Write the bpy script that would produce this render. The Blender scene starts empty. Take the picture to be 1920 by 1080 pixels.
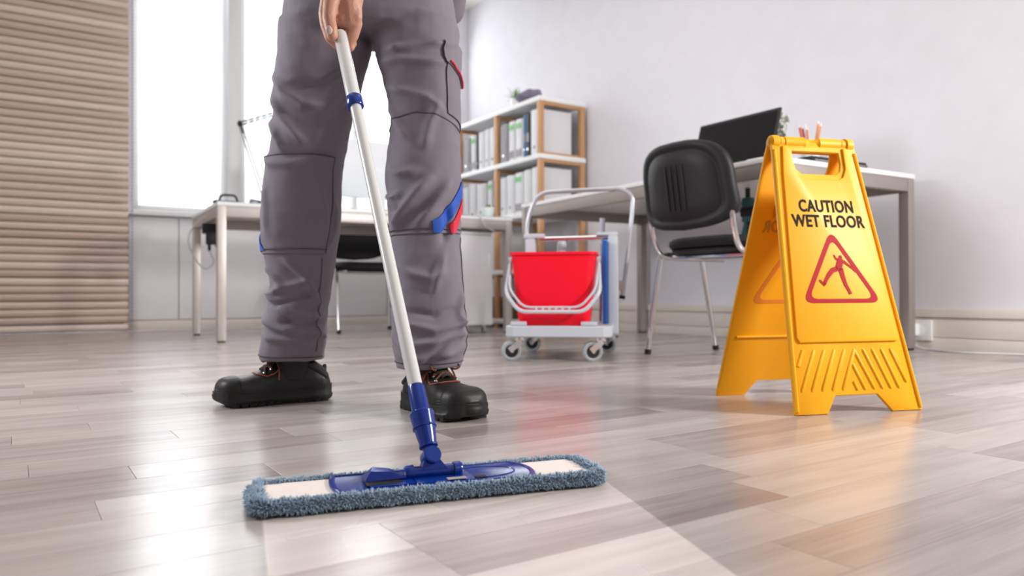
import bpy, bmesh, math, random
from mathutils import Vector, Matrix, noise
random.seed(7)
S = bpy.context.scene
COL = S.collection
PI = math.pi
def V(*a): return Vector(a)

# ---------------------------------------------------------------- camera
cam_d = bpy.data.cameras.new('camera'); cam = bpy.data.objects.new('camera', cam_d); COL.objects.link(cam)
R_ = V(0.83311456, -0.55309178, -0.00309989); U_ = V(-0.00206348, -0.00871262, 0.99995992); W_ = V(0.55309662, 0.83307477, 0.0083999)
cam.matrix_world = Matrix(((R_.x, U_.x, -W_.x, 0), (R_.y, U_.y, -W_.y, 0), (R_.z, U_.z, -W_.z, .25), (0, 0, 0, 1)))
cam_d.sensor_width = 36; cam_d.lens = 26.4015; cam_d.shift_y = -.00086
cam_d.clip_start = .02; cam_d.clip_end = 200
cam_d.dof.use_dof = True; cam_d.dof.focus_distance = 1.22; cam_d.dof.aperture_fstop = 4.2
S.camera = cam
# ---------------------------------------------------------------- world, lights, exposure
wd = bpy.data.worlds.new('sky'); S.world = wd; wd.use_nodes = True
bg = wd.node_tree.nodes['Background']; bg.inputs[0].default_value = (.93, .97, 1, 1); bg.inputs[1].default_value = 4.0
def camp(x, d, z):      # a point given as metres right of and ahead of the origin
    return V(x*.8331 + d*.5531, -x*.5531 + d*.8331, z)
def area(name, loc, target, size, power, color=(1, 1, 1), size_y=None):
    d = bpy.data.lights.new(name, 'AREA'); d.shape = 'RECTANGLE'; d.size = size; d.size_y = size_y or size
    d.energy = power; d.color = color
    o = bpy.data.objects.new(name, d); COL.objects.link(o); o.location = loc
    o.rotation_euler = (Vector(target) - Vector(loc)).to_track_quat('-Z', 'Y').to_euler()
    return o
area('key_softbox', camp(2.35, 1.12, 1.30), camp(-.3, 1.7, .45), .38, 70, (1, .985, .96))
area('front_softbox', camp(1.9, -.6, 1.7), camp(.2, 1.6, .3), .9, 5, (1, .985, .96))
area('side_softbox', camp(-2.2, 1.55, 1.3), camp(-.4, 1.75, .5), .6, 38, (.96, .97, 1))
area('ceiling_fill', V(1.2, 3.2, 2.7), V(1.2, 3.2, 0), 2.6, 32, (1, .98, .97))  # unseen fill panel added under the ceiling, no fixture there
area('ceiling_fill', V(.8, -.6, 2.7), V(.8, -.6, 0), 2.2, 2, (1, .98, .97))  # second added panel overhead, a weak front fill
area('window_daylight', V(2.3, 6.25, 1.9), V(1.6, 3, .3), 1.9, 50, (.93, .97, 1), 1.7)
area('window_daylight', V(1.0, 6.25, 1.9), V(.6, 3, .3), .6, 20, (.93, .97, 1), 1.7)
S.view_settings.view_transform = 'Standard'; S.view_settings.look = 'None'
S.view_settings.gamma = 1; S.view_settings.use_curve_mapping = False
S.view_settings.exposure = 0.1

# ---------------------------------------------------------------- materials
def mat(name, col, rough=.5, metal=0, **k):
    m = bpy.data.materials.new(name); m.use_nodes = True; nt = m.node_tree; b = nt.nodes['Principled BSDF']
    b.inputs['Roughness'].default_value = rough; b.inputs['Metallic'].default_value = metal
    for kk, v in k.items():
        if kk in b.inputs: b.inputs[kk].default_value = v
        else: b.inputs[kk.replace('_', ' ')].default_value = v
    var = .05
    n = nt.nodes.new('ShaderNodeTexNoise'); n.inputs['Scale'].default_value = 9; n.inputs['Detail'].default_value = 4
    t = nt.nodes.new('ShaderNodeTexCoord'); nt.links.new(t.outputs['Object'], n.inputs['Vector'])
    r = nt.nodes.new('ShaderNodeMapRange'); r.inputs['To Min'].default_value = 1-var; r.inputs['To Max'].default_value = 1+var
    nt.links.new(n.outputs['Fac'], r.inputs['Value'])
    mx = nt.nodes.new('ShaderNodeVectorMath'); mx.operation = 'SCALE'; mx.inputs[0].default_value = col
    nt.links.new(r.outputs[0], mx.inputs['Scale']); nt.links.new(mx.outputs[0], b.inputs['Base Color'])
    return m
def add_bump(m, scale, strength, dist=.001, kind='noise', vec=(1, 1, 1)):
    nt = m.node_tree; b = nt.nodes['Principled BSDF']
    t = nt.nodes.new('ShaderNodeTexCoord'); mp = nt.nodes.new('ShaderNodeMapping'); mp.inputs['Scale'].default_value = vec
    nt.links.new(t.outputs['Object'], mp.inputs['Vector'])
    n = nt.nodes.new('ShaderNodeTexNoise' if kind == 'noise' else 'ShaderNodeTexWave'); n.inputs['Scale'].default_value = scale
    nt.links.new(mp.outputs[0], n.inputs['Vector'])
    bp = nt.nodes.new('ShaderNodeBump'); bp.inputs['Strength'].default_value = strength; bp.inputs['Distance'].default_value = dist
    nt.links.new(n.outputs['Fac'], bp.inputs['Height']); nt.links.new(bp.outputs[0], b.inputs['Normal'])
    return m
M = {}
M['wall'] = add_bump(mat('wall_paint', (.73, .715, .76), .75), 90, .15)
M['wallpanel'] = mat('panel_white', (.80, .78, .81), .6)
M['ceil'] = mat('ceiling_paint', (.80, .76, .71), .9)
M['trunk'] = mat('cream_trunking', (.74, .68, .62), .45)
M['white'] = mat('white_plastic', (.87, .87, .87), .4)
M['sill'] = mat('sill_white', (.78, .77, .78), .35)
M['desktop'] = mat('white_laminate', (.85, .85, .86), .3)
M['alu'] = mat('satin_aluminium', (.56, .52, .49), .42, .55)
M['alu_shaded'] = mat('satin_aluminium_shaded', (.37, .33, .305), .45, .5)  # same aluminium, with the shade on the right desk frame put into the colour
M['chrome'] = mat('chrome', (.82, .82, .84), .09, 1)
M['tube'] = mat('grey_tube', (.55, .56, .60), .3, .5)
M['black'] = add_bump(mat('black_plastic', (.014, .013, .015), .5, 0, Specular_IOR_Level=.3), 300, .15)
M['blackfab'] = add_bump(mat('black_fabric', (.012, .012, .013), .7, 0, Specular_IOR_Level=.3), 500, .3)
M['screen'] = mat('dark_screen', (.006, .005, .005), .6, 0, Specular_IOR_Level=.12)
M['teal'] = mat('teal_plastic', (.02, .10, .11), .4)
M['beech'] = add_bump(mat('beech_wood', (.56, .30, .135), .5), 40, .2, .0006, 'noise', (1, 1, .1))
M['binder_white'] = mat('binder_white', (.74, .73, .75), .5)
M['binder_grey'] = mat('binder_grey', (.33, .31, .33), .55)
M['binder_black'] = mat('binder_black', (.03, .035, .045), .5)
M['binder_blue'] = mat('binder_blue', (.06, .19, .36), .5)
M['green'] = mat('green_label', (.16, .55, .16), .5)
M['leaf'] = mat('leaf_green', (.14, .27, .05), .5)
M['leafp'] = mat('pale_petal', (.80, .82, .76), .6)
M['petal'] = mat('yellow_petal', (.75, .48, .06), .6)
M['soil'] = mat('soil', (.06, .04, .03), .9)
M['wicker'] = add_bump(mat('wicker', (.26, .15, .075), .7), 60, .9, .004, 'wave', (1, 1, 2))
M['cloth'] = add_bump(mat('grey_violet_cloth', (.20, .18, .24), .85), 200, .4)
M['red'] = mat('red_bucket', (.88, .008, .028), .4, 0, Specular_IOR_Level=.2)
M['cartgrey'] = mat('cart_grey', (.50, .53, .58), .4)
M['blue'] = mat('blue_plastic', (.002, .028, .23), .2, 0, Specular_IOR_Level=.5)
M['bluebk'] = mat('blue_bucket', (.01, .085, .36), .35)
M['tyre'] = mat('grey_tyre', (.33, .35, .37), .5)
M['rubber'] = add_bump(mat('black_sole', (.011, .010, .010), .5, 0, Specular_IOR_Level=.35), 60, .25)
M['leather'] = add_bump(mat('black_leather', (.012, .011, .011), .42, 0, Specular_IOR_Level=.4), 45, .35, .001)
M['lining'] = mat('shoe_lining', (.03, .028, .03), .9)
M['orange'] = mat('rust_thread', (.34, .075, .03), .7)
M['lace'] = add_bump(mat('brown_lace', (.15, .045, .02), .8), 400, .6, .001, 'wave')
M['steel'] = mat('steel_eyelet', (.6, .62, .64), .25, 1)
M['polew'] = mat('white_tube', (.68, .68, .67), .24, 0, Coat_Weight=.5)
M['pad'] = add_bump(mat('pad_cloth', (.74, .66, .61), .9), 250, .4)
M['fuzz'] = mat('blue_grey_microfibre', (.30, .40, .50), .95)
M['fuzzd'] = mat('microfibre_base', (.16, .23, .30), .95)  # darker blue grey for the fringe core and pad backing
M['glass_edge'] = mat('teal_glass', (.10, .38, .38), .1, 0, Alpha=.35)
M['panelgrey'] = mat('pale_grey_panel', (.84, .85, .89), .5)
M['skin'] = None
M['cable'] = mat('white_cable', (.7, .68, .70), .5)
M['greycable'] = mat('grey_cable', (.42, .41, .42), .5)
M['pencil_red'] = mat('pencil_red', (.75, .10, .05), .5)
M['pencil_orange'] = mat('pencil_orange', (.85, .30, .08), .5)
M['textblack'] = mat('print_black', (.006, .005, .003), .7, 0, Specular_IOR_Level=.15)
M['textred'] = mat('print_red', (.40, .003, .010), .6, 0, Specular_IOR_Level=.15)
M['triback'] = mat('print_faint_orange', (.72, .21, .01), .6)
M['txtback'] = mat('print_faint_brown', (.50, .24, .01), .6)
def skin_mat():
    m = mat('skin', (.50, .25, .17), .5, 0, Subsurface_Weight=.15)
    m.node_tree.nodes['Principled BSDF'].inputs['Subsurface Radius'].default_value = (.01, .004, .002)
    return add_bump(m, 260, .5, .0012)
M['skin'] = skin_mat()
M['nail'] = mat('nail', (.66, .48, .40), .25)
M['hair'] = mat('dark_hair', (.03, .02, .015), .6)
M['grey_trouser'] = add_bump(mat('grey_work_cloth', (.178, .155, .186), .85, 0, Sheen_Weight=.1), 900, .35, .0008)
M['grey_patch'] = add_bump(mat('grey_work_cloth_patch', (.170, .147, .178), .85, 0, Sheen_Weight=.1), 900, .35, .0008)
M['seam'] = mat('seam_thread', (.075, .064, .078), .9)
M['stripe_blue'] = add_bump(mat('blue_trim', (.010, .072, .42), .7), 600, .3)
M['stripe_red'] = add_bump(mat('red_trim', (.62, .012, .04), .7), 600, .3)
M['jacket'] = add_bump(mat('jacket_cloth', (.17, .15, .175), .85), 700, .35)
def yellow():
    m = mat('yellow_plastic', (.90, .405, .009), .46, 0, Specular_IOR_Level=.22)
    m.node_tree.nodes['Principled BSDF'].inputs['Subsurface Weight'].default_value = .0
    return m
M['yellow'] = yellow()
# translucent blind cloth
def translucent(name, col, f):
    m = bpy.data.materials.new(name); m.use_nodes = True; nt = m.node_tree; b = nt.nodes['Principled BSDF']; b.inputs['Base Color'].default_value = (*col, 1); b.inputs['Roughness'].default_value = .7
    t = nt.nodes.new('ShaderNodeBsdfTranslucent'); t.inputs[0].default_value = (*col, 1); mx = nt.nodes.new('ShaderNodeMixShader'); mx.inputs[0].default_value = f
    nt.links.new(b.outputs[0], mx.inputs[1]); nt.links.new(t.outputs[0], mx.inputs[2]); nt.links.new(mx.outputs[0], nt.nodes['Material Output'].inputs[0]); return m
M['blindwhite'] = translucent('white_blind_slat', (.88, .88, .89), .6)
def glassm():
    m = bpy.data.materials.new('window_glass'); m.use_nodes = True; nt = m.node_tree; nt.nodes.remove(nt.nodes['Principled BSDF'])
    a = nt.nodes.new('ShaderNodeBsdfTransparent'); g = nt.nodes.new('ShaderNodeBsdfGlossy'); g.inputs['Roughness'].default_value = .02
    f = nt.nodes.new('ShaderNodeFresnel'); mx = nt.nodes.new('ShaderNodeMixShader')
    nt.links.new(f.outputs[0], mx.inputs[0]); nt.links.new(a.outputs[0], mx.inputs[1]); nt.links.new(g.outputs[0], mx.inputs[2]); nt.links.new(mx.outputs[0], nt.nodes['Material Output'].inputs[0]); return m
M['glass'] = glassm()
def wood_slat():
    m = bpy.data.materials.new('slat_wood'); m.use_nodes = True; nt = m.node_tree; b = nt.nodes['Principled BSDF']; b.inputs['Roughness'].default_value = .38
    oi = nt.nodes.new('ShaderNodeObjectInfo'); cr = nt.nodes.new('ShaderNodeValToRGB')
    cr.color_ramp.elements[0].color = (.54, .41, .33, 1); cr.color_ramp.elements[1].color = (.76, .64, .56, 1)
    nt.links.new(oi.outputs['Random'], cr.inputs[0]); nt.links.new(cr.outputs[0], b.inputs['Base Color'])
    return add_bump(m, 30, .2, .0006, 'noise', (.05, 1, 1))
M['slat'] = wood_slat()
# floor plank: grain along X, tone from object colour or a mesh attribute, a cleaned swath lighter than the dusty rest
def plank_mat(name, attr):
    m = bpy.data.materials.new(name); m.use_nodes = True; nt = m.node_tree; N = nt.nodes; L = nt.links; b = N['Principled BSDF']
    geo = N.new('ShaderNodeNewGeometry')
    if attr: tn = N.new('ShaderNodeAttribute'); tn.attribute_name = 'tone'; tone = tn.outputs['Fac']
    else: tn = N.new('ShaderNodeObjectInfo'); sp = N.new('ShaderNodeSeparateColor'); L.new(tn.outputs['Color'], sp.inputs[0]); tone = sp.outputs[0]
    # offset the grain per plank
    cm = N.new('ShaderNodeCombineXYZ'); ml = N.new('ShaderNodeMath'); ml.operation = 'MULTIPLY'; ml.inputs[1].default_value = 37.7; L.new(tone, ml.inputs[0]); L.new(ml.outputs[0], cm.inputs[2])
    ad = N.new('ShaderNodeVectorMath'); ad.operation = 'ADD'; L.new(geo.outputs['Position'], ad.inputs[0]); L.new(cm.outputs[0], ad.inputs[1])
    def nz(sx, sy, sc, det, dist=0.):
        mp = N.new('ShaderNodeMapping'); mp.inputs['Scale'].default_value = (sx, sy, 1); L.new(ad.outputs[0], mp.inputs['Vector'])
        n = N.new('ShaderNodeTexNoise'); n.inputs['Scale'].default_value = sc; n.inputs['Detail'].default_value = det; n.inputs['Distortion'].default_value = dist
        L.new(mp.outputs[0], n.inputs['Vector']); return n.outputs['Fac']
    g1 = nz(.9, 14, 2.2, 5, .6); g2 = nz(3, 160, 1.6, 3); g3 = nz(1.4, 5, 2, 2, 1.4)
    def mr(x, a, c, lo=.3, hi=.7):
        r = N.new('ShaderNodeMapRange'); r.inputs['From Min'].default_value = lo; r.inputs['From Max'].default_value = hi
        r.inputs['To Min'].default_value = a; r.inputs['To Max'].default_value = c; L.new(x, r.inputs['Value']); return r.outputs[0]
    def math_(op, a, c=None, k=None):
        q = N.new('ShaderNodeMath'); q.operation = op
        for i, x in enumerate((a, c)):
            if x is None: continue
            if isinstance(x, (int, float)): q.inputs[i].default_value = x
            else: L.new(x, q.inputs[i])
        return q.outputs[0]
    t = math_('ADD', tone, mr(g1, -.20, .20)); t = math_('ADD', t, mr(g3, -.12, .12)); t = math_('ADD', t, mr(g2, -.09, .09))
    cr = N.new('ShaderNodeValToRGB'); e = cr.color_ramp.elements
    e[0].position = 0; e[0].color = (.355, .295, .285, 1); e[1].position = 1; e[1].color = (.70, .64, .60, 1)
    k = cr.color_ramp.elements.new(.45); k.color = (.54, .475, .45, 1)
    L.new(t, cr.inputs[0])
    # swath coordinates
    def dot(v):
        d = N.new('ShaderNodeVectorMath'); d.operation = 'DOT_PRODUCT'; d.inputs[1].default_value = v; L.new(geo.outputs['Position'], d.inputs[0]); return d.outputs['Value']
    a = dot((.971, -.238, 0)); bb = dot((.238, .971, 0))
    right = math_('ADD', a, math_('MULTIPLY', math_('SUBTRACT', .889, bb), .13))
    def step(x, lo, w=.0012):
        r = N.new('ShaderNodeMapRange'); r.inputs['From Min'].default_value = lo-w; r.inputs['From Max'].default_value = lo+w; L.new(x, r.inputs['Value']); return r.outputs[0]
    s1 = step(a, .0215); s2 = math_('SUBTRACT', 1, step(right, .454)); s3 = math_('SUBTRACT', 1, step(bb, .95))
    clean = math_('MULTIPLY', math_('MULTIPLY', s1, s2), s3)
    dust = nz(1.5, 1.5, 1.2, 3)
    dm = math_('MULTIPLY', mr(dust, .60, .70), 1.0)
    fac = math_('ADD', math_('MULTIPLY', clean, math_('SUBTRACT', 1.02, dm)), dm)
    sc = N.new('ShaderNodeVectorMath'); sc.operation = 'SCALE'; L.new(cr.outputs[0], sc.inputs[0]); L.new(fac, sc.inputs['Scale'])
    L.new(sc.outputs[0], b.inputs['Base Color'])
    rr = math_('ADD', mr(dust, .21, .27), math_('MULTIPLY', clean, .04)); L.new(rr, b.inputs['Roughness'])
    b.inputs['IOR'].default_value = 1.68
    bp = N.new('ShaderNodeBump'); bp.inputs['Strength'].default_value = .12; bp.inputs['Distance'].default_value = .0006; L.new(g2, bp.inputs['Height']); L.new(bp.outputs[0], b.inputs['Normal'])
    return m
M['plank'] = plank_mat('ash_plank', False); M['plank_far'] = plank_mat('ash_plank_far', True)

# ---------------------------------------------------------------- mesh helpers
def frame_from(d):
    d = d.normalized(); a = V(0, 0, 1) if abs(d.z) < .9 else V(1, 0, 0)
    x = a.cross(d).normalized(); y = d.cross(x); return x, y
class MB:
    def __init__(s): s.v = []; s.f = []
    def add(s, vs, fs):
        n = len(s.v); s.v += [tuple(v) for v in vs]; s.f += [tuple(i+n for i in f) for f in fs]; return s
    def box(s, x0, x1, y0, y1, z0, z1, bev=0):
        if bev <= 0:
            vs = [(x, y, z) for x in (x0, x1) for y in (y0, y1) for z in (z0, z1)]
            return s.add(vs, [(0, 1, 3, 2), (4, 6, 7, 5), (0, 4, 5, 1), (2, 3, 7, 6), (0, 2, 6, 4), (1, 5, 7, 3)])
        bm = bmesh.new(); bmesh.ops.create_cube(bm, size=1)
        for v in bm.verts: v.co = V(x0+(v.co.x+.5)*(x1-x0), y0+(v.co.y+.5)*(y1-y0), z0+(v.co.z+.5)*(z1-z0))
        bmesh.ops.bevel(bm, geom=bm.edges[:], offset=bev, segments=2, profile=.6, affect='EDGES')
        return s.bm(bm)
    def bm(s, bm, mtx=None):
        bm.verts.index_update(); vs = [(mtx @ v.co) if mtx else v.co.copy() for v in bm.verts]
        s.add(vs, [[v.index for v in f.verts] for f in bm.faces]); bm.free(); return s
    def obox(s, c, ax, ay, az, hx, hy, hz):     # oriented box
        c = Vector(c); vs = [c + ax*hx*i + ay*hy*j + az*hz*k for i in (-1, 1) for j in (-1, 1) for k in (-1, 1)]
        return s.add(vs, [(0, 1, 3, 2), (4, 6, 7, 5), (0, 4, 5, 1), (2, 3, 7, 6), (0, 2, 6, 4), (1, 5, 7, 3)])
    def loft(s, rings, caps=True, closed=True):
        n = len(rings[0]); vs = [p for r in rings for p in r]; fs = []
        for i in range(len(rings)-1):
            for j in range(n if closed else n-1):
                a = i*n+j; b_ = i*n+(j+1) % n; fs.append((a, b_, b_+n, a+n))
        if caps: fs.append(tuple(range(n-1, -1, -1))); fs.append(tuple((len(rings)-1)*n+j for j in range(n)))
        return s.add(vs, fs)
    def tube(s, path, r, n=10, caps=True, closed=False):
        path = [Vector(p) for p in path]; m = len(path); rr = r if isinstance(r, (list, tuple)) else [r]*m
        rings = []; x = None
        for i, p in enumerate(path):
            if closed: d = path[(i+1) % m]-path[i-1]
            else: d = path[min(i+1, m-1)]-path[max(i-1, 0)]
            d.normalize()
            if x is None: x, y = frame_from(d)
            else: x = (x-d*x.dot(d)).normalized(); y = d.cross(x)
            rings.append([p+(x*math.cos(2*PI*k/n)+y*math.sin(2*PI*k/n))*rr[i] for k in range(n)])
        if closed: rings.append(rings[0]); return s.loft(rings, False)
        return s.loft(rings, caps)
    def cyl(s, a, b, r, r2=None, n=16): return s.tube([a, b], [r, r if r2 is None else r2], n)
    def ball(s, c, rx, ry=None, rz=None, n=12, m=8, mtx=None):
        ry = ry or rx; rz = rz or rx; bm = bmesh.new(); bmesh.ops.create_uvsphere(bm, u_segments=n, v_segments=m, radius=1)
        mm = Matrix.Translation(Vector(c)) @ (mtx.to_4x4() if mtx else Matrix()) @ Matrix.Diagonal((rx, ry, rz, 1)); return s.bm(bm, mm)
    def caps_chain(s, pts, n=12):   # pts: (pos, radius) capsule chain for remeshing
        for i, (p, r) in enumerate(pts):
            s.ball(p, r, n=n, m=8)
            if i: s.cyl(pts[i-1][0], p, pts[i-1][1], r, n)
        return s
    def prism(s, poly, y0, y1, bev=0, map=None):   # poly in XZ, extruded along Y
        bm = bmesh.new(); a = [bm.verts.new((x, y0, z)) for x, z in poly]; f = bm.faces.new(a)
        r = bmesh.ops.extrude_face_region(bm, geom=[f]); bmesh.ops.translate(bm, verts=[e for e in r['geom'] if isinstance(e, bmesh.types.BMVert)], vec=(0, y1-y0, 0))
        if bev:
            bmesh.ops.bevel(bm, geom=[e for e in bm.edges if abs(e.verts[0].co.y-e.verts[1].co.y) < 1e-6], offset=bev, segments=2, profile=.6, affect='EDGES')
        bmesh.ops.recalc_face_normals(bm, faces=bm.faces[:]); return s.bm(bm, map)
    def build(s, name, m, parent=None, smooth=True, xf=None, ang=40):
        me = bpy.data.meshes.new(name); me.from_pydata([tuple(xf @ Vector(v)) for v in s.v] if xf else s.v, [], s.f); me.validate()
        bm = bmesh.new(); bm.from_mesh(me); bmesh.ops.remove_doubles(bm, verts=bm.verts, dist=1e-6); bmesh.ops.recalc_face_normals(bm, faces=bm.faces[:])
        if smooth:
            for f in bm.faces: f.smooth = True
            for e in bm.edges:
                if len(e.link_faces) == 2 and e.calc_face_angle(0) > math.radians(ang): e.smooth = False
        bm.to_mesh(me); bm.free()
        if m: me.materials.append(m)
        o = bpy.data.objects.new(name, me); COL.objects.link(o)
        if parent: o.parent = parent
        return o
def smooth_path(pts, sub=6, closed=False):
    pts = [Vector(p) for p in pts]; out = []; n = len(pts)
    rng = range(n if closed else n-1)
    for i in rng:
        p0 = pts[(i-1) % n] if closed or i > 0 else pts[i]; p1 = pts[i]; p2 = pts[(i+1) % n]; p3 = pts[(i+2) % n] if closed or i+2 < n else p2
        for k in range(sub):
            t = k/sub; out.append(.5*((2*p1)+(-p0+p2)*t+(2*p0-5*p1+4*p2-p3)*t*t+(-p0+3*p1-3*p2+p3)*t**3))
    if not closed: out.append(pts[-1])
    return out
def bend(pts, r=.02, k=5):      # polyline with rounded corners
    pts = [Vector(p) for p in pts]; out = [pts[0]]
    for i in range(1, len(pts)-1):
        a, b_, c = pts[i-1], pts[i], pts[i+1]; rr = min(r, (a-b_).length*.45, (c-b_).length*.45)
        p = b_+(a-b_).normalized()*rr; q = b_+(c-b_).normalized()*rr
        for j in range(k+1):
            t = j/k; out.append(p*(1-t)**2+b_*2*t*(1-t)+q*t*t)
    out.append(pts[-1]); return out
def rrect(hw, hh, r, n=4, cx=0, cy=0):
    out = []
    for (sx, sy, a0) in ((1, 1, 0), (-1, 1, 90), (-1, -1, 180), (1, -1, 270)):
        for k in range(n+1):
            a = math.radians(a0+90*k/n); out.append((cx+sx*(hw-r)+r*math.cos(a), cy+sy*(hh-r)+r*math.sin(a)))
    return out
def thing(name, label, cat, loc=(0, 0, 0), rotz=0, group=None):
    o = bpy.data.objects.new(name, None); COL.objects.link(o); o.location = loc; o.rotation_euler = (0, 0, rotz); o.empty_display_size = .05
    return tag(o, label, cat, group)
def tag(o, label, cat, group=None):
    o['label'] = label; o['category'] = cat
    if group: o['group'] = group
    return o
def struct(o): o['kind'] = 'structure'; return o
def dup(o, name=None, parent=None):
    c = o.copy(); COL.objects.link(c); c.parent = parent
    for ch in o.children: dup(ch, None, c)
    return c
def evaluated(o, mods):
    for typ, kw in mods:
        md = o.modifiers.new('m', typ)
        for k, v in kw.items(): setattr(md, k, v)
    dg = bpy.context.evaluated_depsgraph_get(); dg.update(); me = bpy.data.meshes.new_from_object(o.evaluated_get(dg)); o.modifiers.clear(); o.data = me
    for p in me.polygons: p.use_smooth = True
    return o
def seg_dist(p, a, b):
    ab = b-a; t = max(0., min(1., (p-a).dot(ab)/ab.length_squared)); return (p-(a+ab*t)).length, t
# ================================================================ the room
XR, YB, ZC = 3.373, 5.788, 2.78
XL, YF = -3.2, -2.6
# floor: slab, then each ash strip near the camera as its own object
floor = struct(MB().box(XL, XR, YF, YB+.3, -.06, -.0082).build('floor', M['plank_far'], None, False))
J = {1: .635, 2: 1.24, 3: .332, 4: .332, 5: .416, 7: .642, 8: .309, 13: .54}
EXTRA = {3: [1.252], 4: [.839]}
TONE = {(2, 1): .30, (3, 0): .42, (3, 1): .28, (4, 1): .42, (4, 0): .80, (4, 2): .72, (5, 0): .72, (5, 1): .62, (1, 1): .3, (1, 0): .45}
PW = .0922
def row_cuts(k, lo, hi):
    rnd = random.Random(100+k); j = J.get(k, rnd.uniform(0, .5)); ex = EXTRA.get(k, [])
    cuts = [j]; x = j
    for e in ex:
        if e-x > .7: cuts.append((x+e)/2)
        cuts.append(e); x = e
    while x < hi: x += rnd.uniform(.44, .56); cuts.append(x)
    x = j
    while x > lo: x -= rnd.uniform(.44, .56); cuts.append(x)
    return sorted(cuts)
far = MB(); far_t = []
rt = random.Random(5)
def tone_of(): return min(1, max(0, rt.choice((.30, .5, .55, .68, .8))+rt.uniform(-.08, .08)))
count = 0
for k in range(-34, 58):
    y0 = .395+(k-1)*PW; y1 = y0+PW
    if y0 < YF or y1 > YB+.05: continue
    near = -4 <= k <= 22
    cuts = row_cuts(k, XL, XR)
    for i in range(len(cuts)-1):
        a, b = max(cuts[i], XL), min(cuts[i+1], XR)
        if b-a < .02: continue
        jj = cuts.index(J[k]) if k in J else 0
        tone = TONE.get((k, i-jj+1), None) if k in J else None
        if tone is None: tone = tone_of()
        cx = (a+b)/2; xc = .8331*cx-.5531*(y0+.046); D = .5531*cx+.8331*(y0+.046)
        vis = D > .35 and abs(xc)/D < .86
        if near and vis and D < 2.3 and count < 290:
            count += 1
            o = MB().box(a+.00022, b-.00022, y0+.00022, y1-.00022, -.008, 0, .00045).build('plank', M['plank'], floor, False)
            o.color = (tone, tone, tone, 1)
        else:
            far.box(a+.00022, b-.00022, y0+.00022, y1-.00022, -.008, 0); far_t += [tone]*8
fo = far.build('plank_field', M['plank_far'], floor, False); fo['kind'] = 'stuff'
at_ = fo.data.attributes.new('tone', 'FLOAT', 'POINT')
if len(fo.data.vertices) == len(far_t): at_.data.foreach_set('value', far_t)

# walls
wb = MB()
wb.box(XL, .69, YB, YB+.26, 0, ZC); wb.box(.69, 3.27, YB, YB+.26, 0, .80); wb.box(.69, 3.27, YB, YB+.26, 2.66, ZC)
wb.box(3.27, XR+.2, YB, YB+.26, 0, ZC)
wall_back = struct(wb.build('wall_back', M['wall'], None, False))
struct(MB().box(XR, XR+.2, YF, YB, 0, ZC).build('wall_right', M['wall'], None, False))
struct(MB().box(XL-.2, XL, YF, YB, 0, ZC).build('wall_left', M['wall'], None, False))
struct(MB().box(XL-.2, XR+.2, YF-.2, YF, 0, ZC).build('wall_front', M['wall'], None, False))
struct(MB().box(XL-.2, XR+.2, YF-.2, YB+.26, ZC, ZC+.1).build('ceiling', M['ceil'], None, False))
struct(MB().box(1.337, 1.425, YB+.05, YB+.26, .8355, 2.66, .004).build('trim_2', M['sill']))
# panels under the windows, with shadow joints between them
for a, b in ((.66, .978), (.984, 1.78), (1.786, 2.58), (2.586, 3.27)):
    MB().box(a, b, YB-.022, YB, .075, .792, .003).build('wall_panel', M['wallpanel'], wall_back)
struct(MB().box(.62, XR, YB-.035, YB, 0, .068, .003).build('baseboard_back', M['trunk']))
struct(MB().box(.64, 3.29, YB-.075, YB+.2, .80, .835, .006).build('trim_1', M['sill']))
# cable trunking along the right wall in place of a skirting board
br = thing('baseboard_right', '', '', (0, 0, 0)); del br['label']; del br['category']; struct(br)
for z0, z1, t in ((0, .052, .030), (.054, .138, .026), (.140, .178, .034)):
    MB().box(XR-t, XR, YF, YB-.04, z0, z1, .003).build('trunking_strip', M['trunk'], br)
# windows
def window(n, x0, x1, muls):
    w = MB()
    for a, b, c, d in ((x0, x0+.05, .835, 2.66), (x1-.05, x1, .835, 2.66), (x0+.05, x1-.05, .835, .885), (x0+.05, x1-.05, 2.61, 2.66)): w.box(a, b, YB+.12, YB+.18, c, d)
    for m in muls: w.box(m-.03, m+.03, YB+.12, YB+.18, .885, 2.61)
    o = struct(w.build('window_%d' % n, M['sill'], None, False))
    xs = [x0+.05]+list(muls)+[x1-.05]
    for i in range(len(xs)-1): MB().box(xs[i]+(.03 if i else 0), xs[i+1]-(.03 if i < len(xs)-2 else 0), YB+.147, YB+.153, .885, 2.61).build('pane', M['glass'], o, False)
    s = MB(); z = .86; c, sn = math.cos(math.radians(52)), math.sin(math.radians(52))
    while z < 2.64:
        s.add([(x0+.01, YB+.085-.0115*c, z-.0115*sn), (x1-.01, YB+.085-.0115*c, z-.0115*sn), (x1-.01, YB+.085+.0115*c, z+.0115*sn), (x0+.01, YB+.085+.0115*c, z+.0115*sn)], [(0, 1, 2, 3)]); z += .0205
    b = s.build('blind_slats', M['blindwhite'], o, False); b['kind'] = 'stuff'
    MB().box(x0+.01, x1-.01, YB+.072, YB+.098, .838, .853, .003).build('blind_bottom_rail', M['sill'], o)
window(1, .69, 1.337, [])
window(2, 1.425, 3.27, [2.35])

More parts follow.
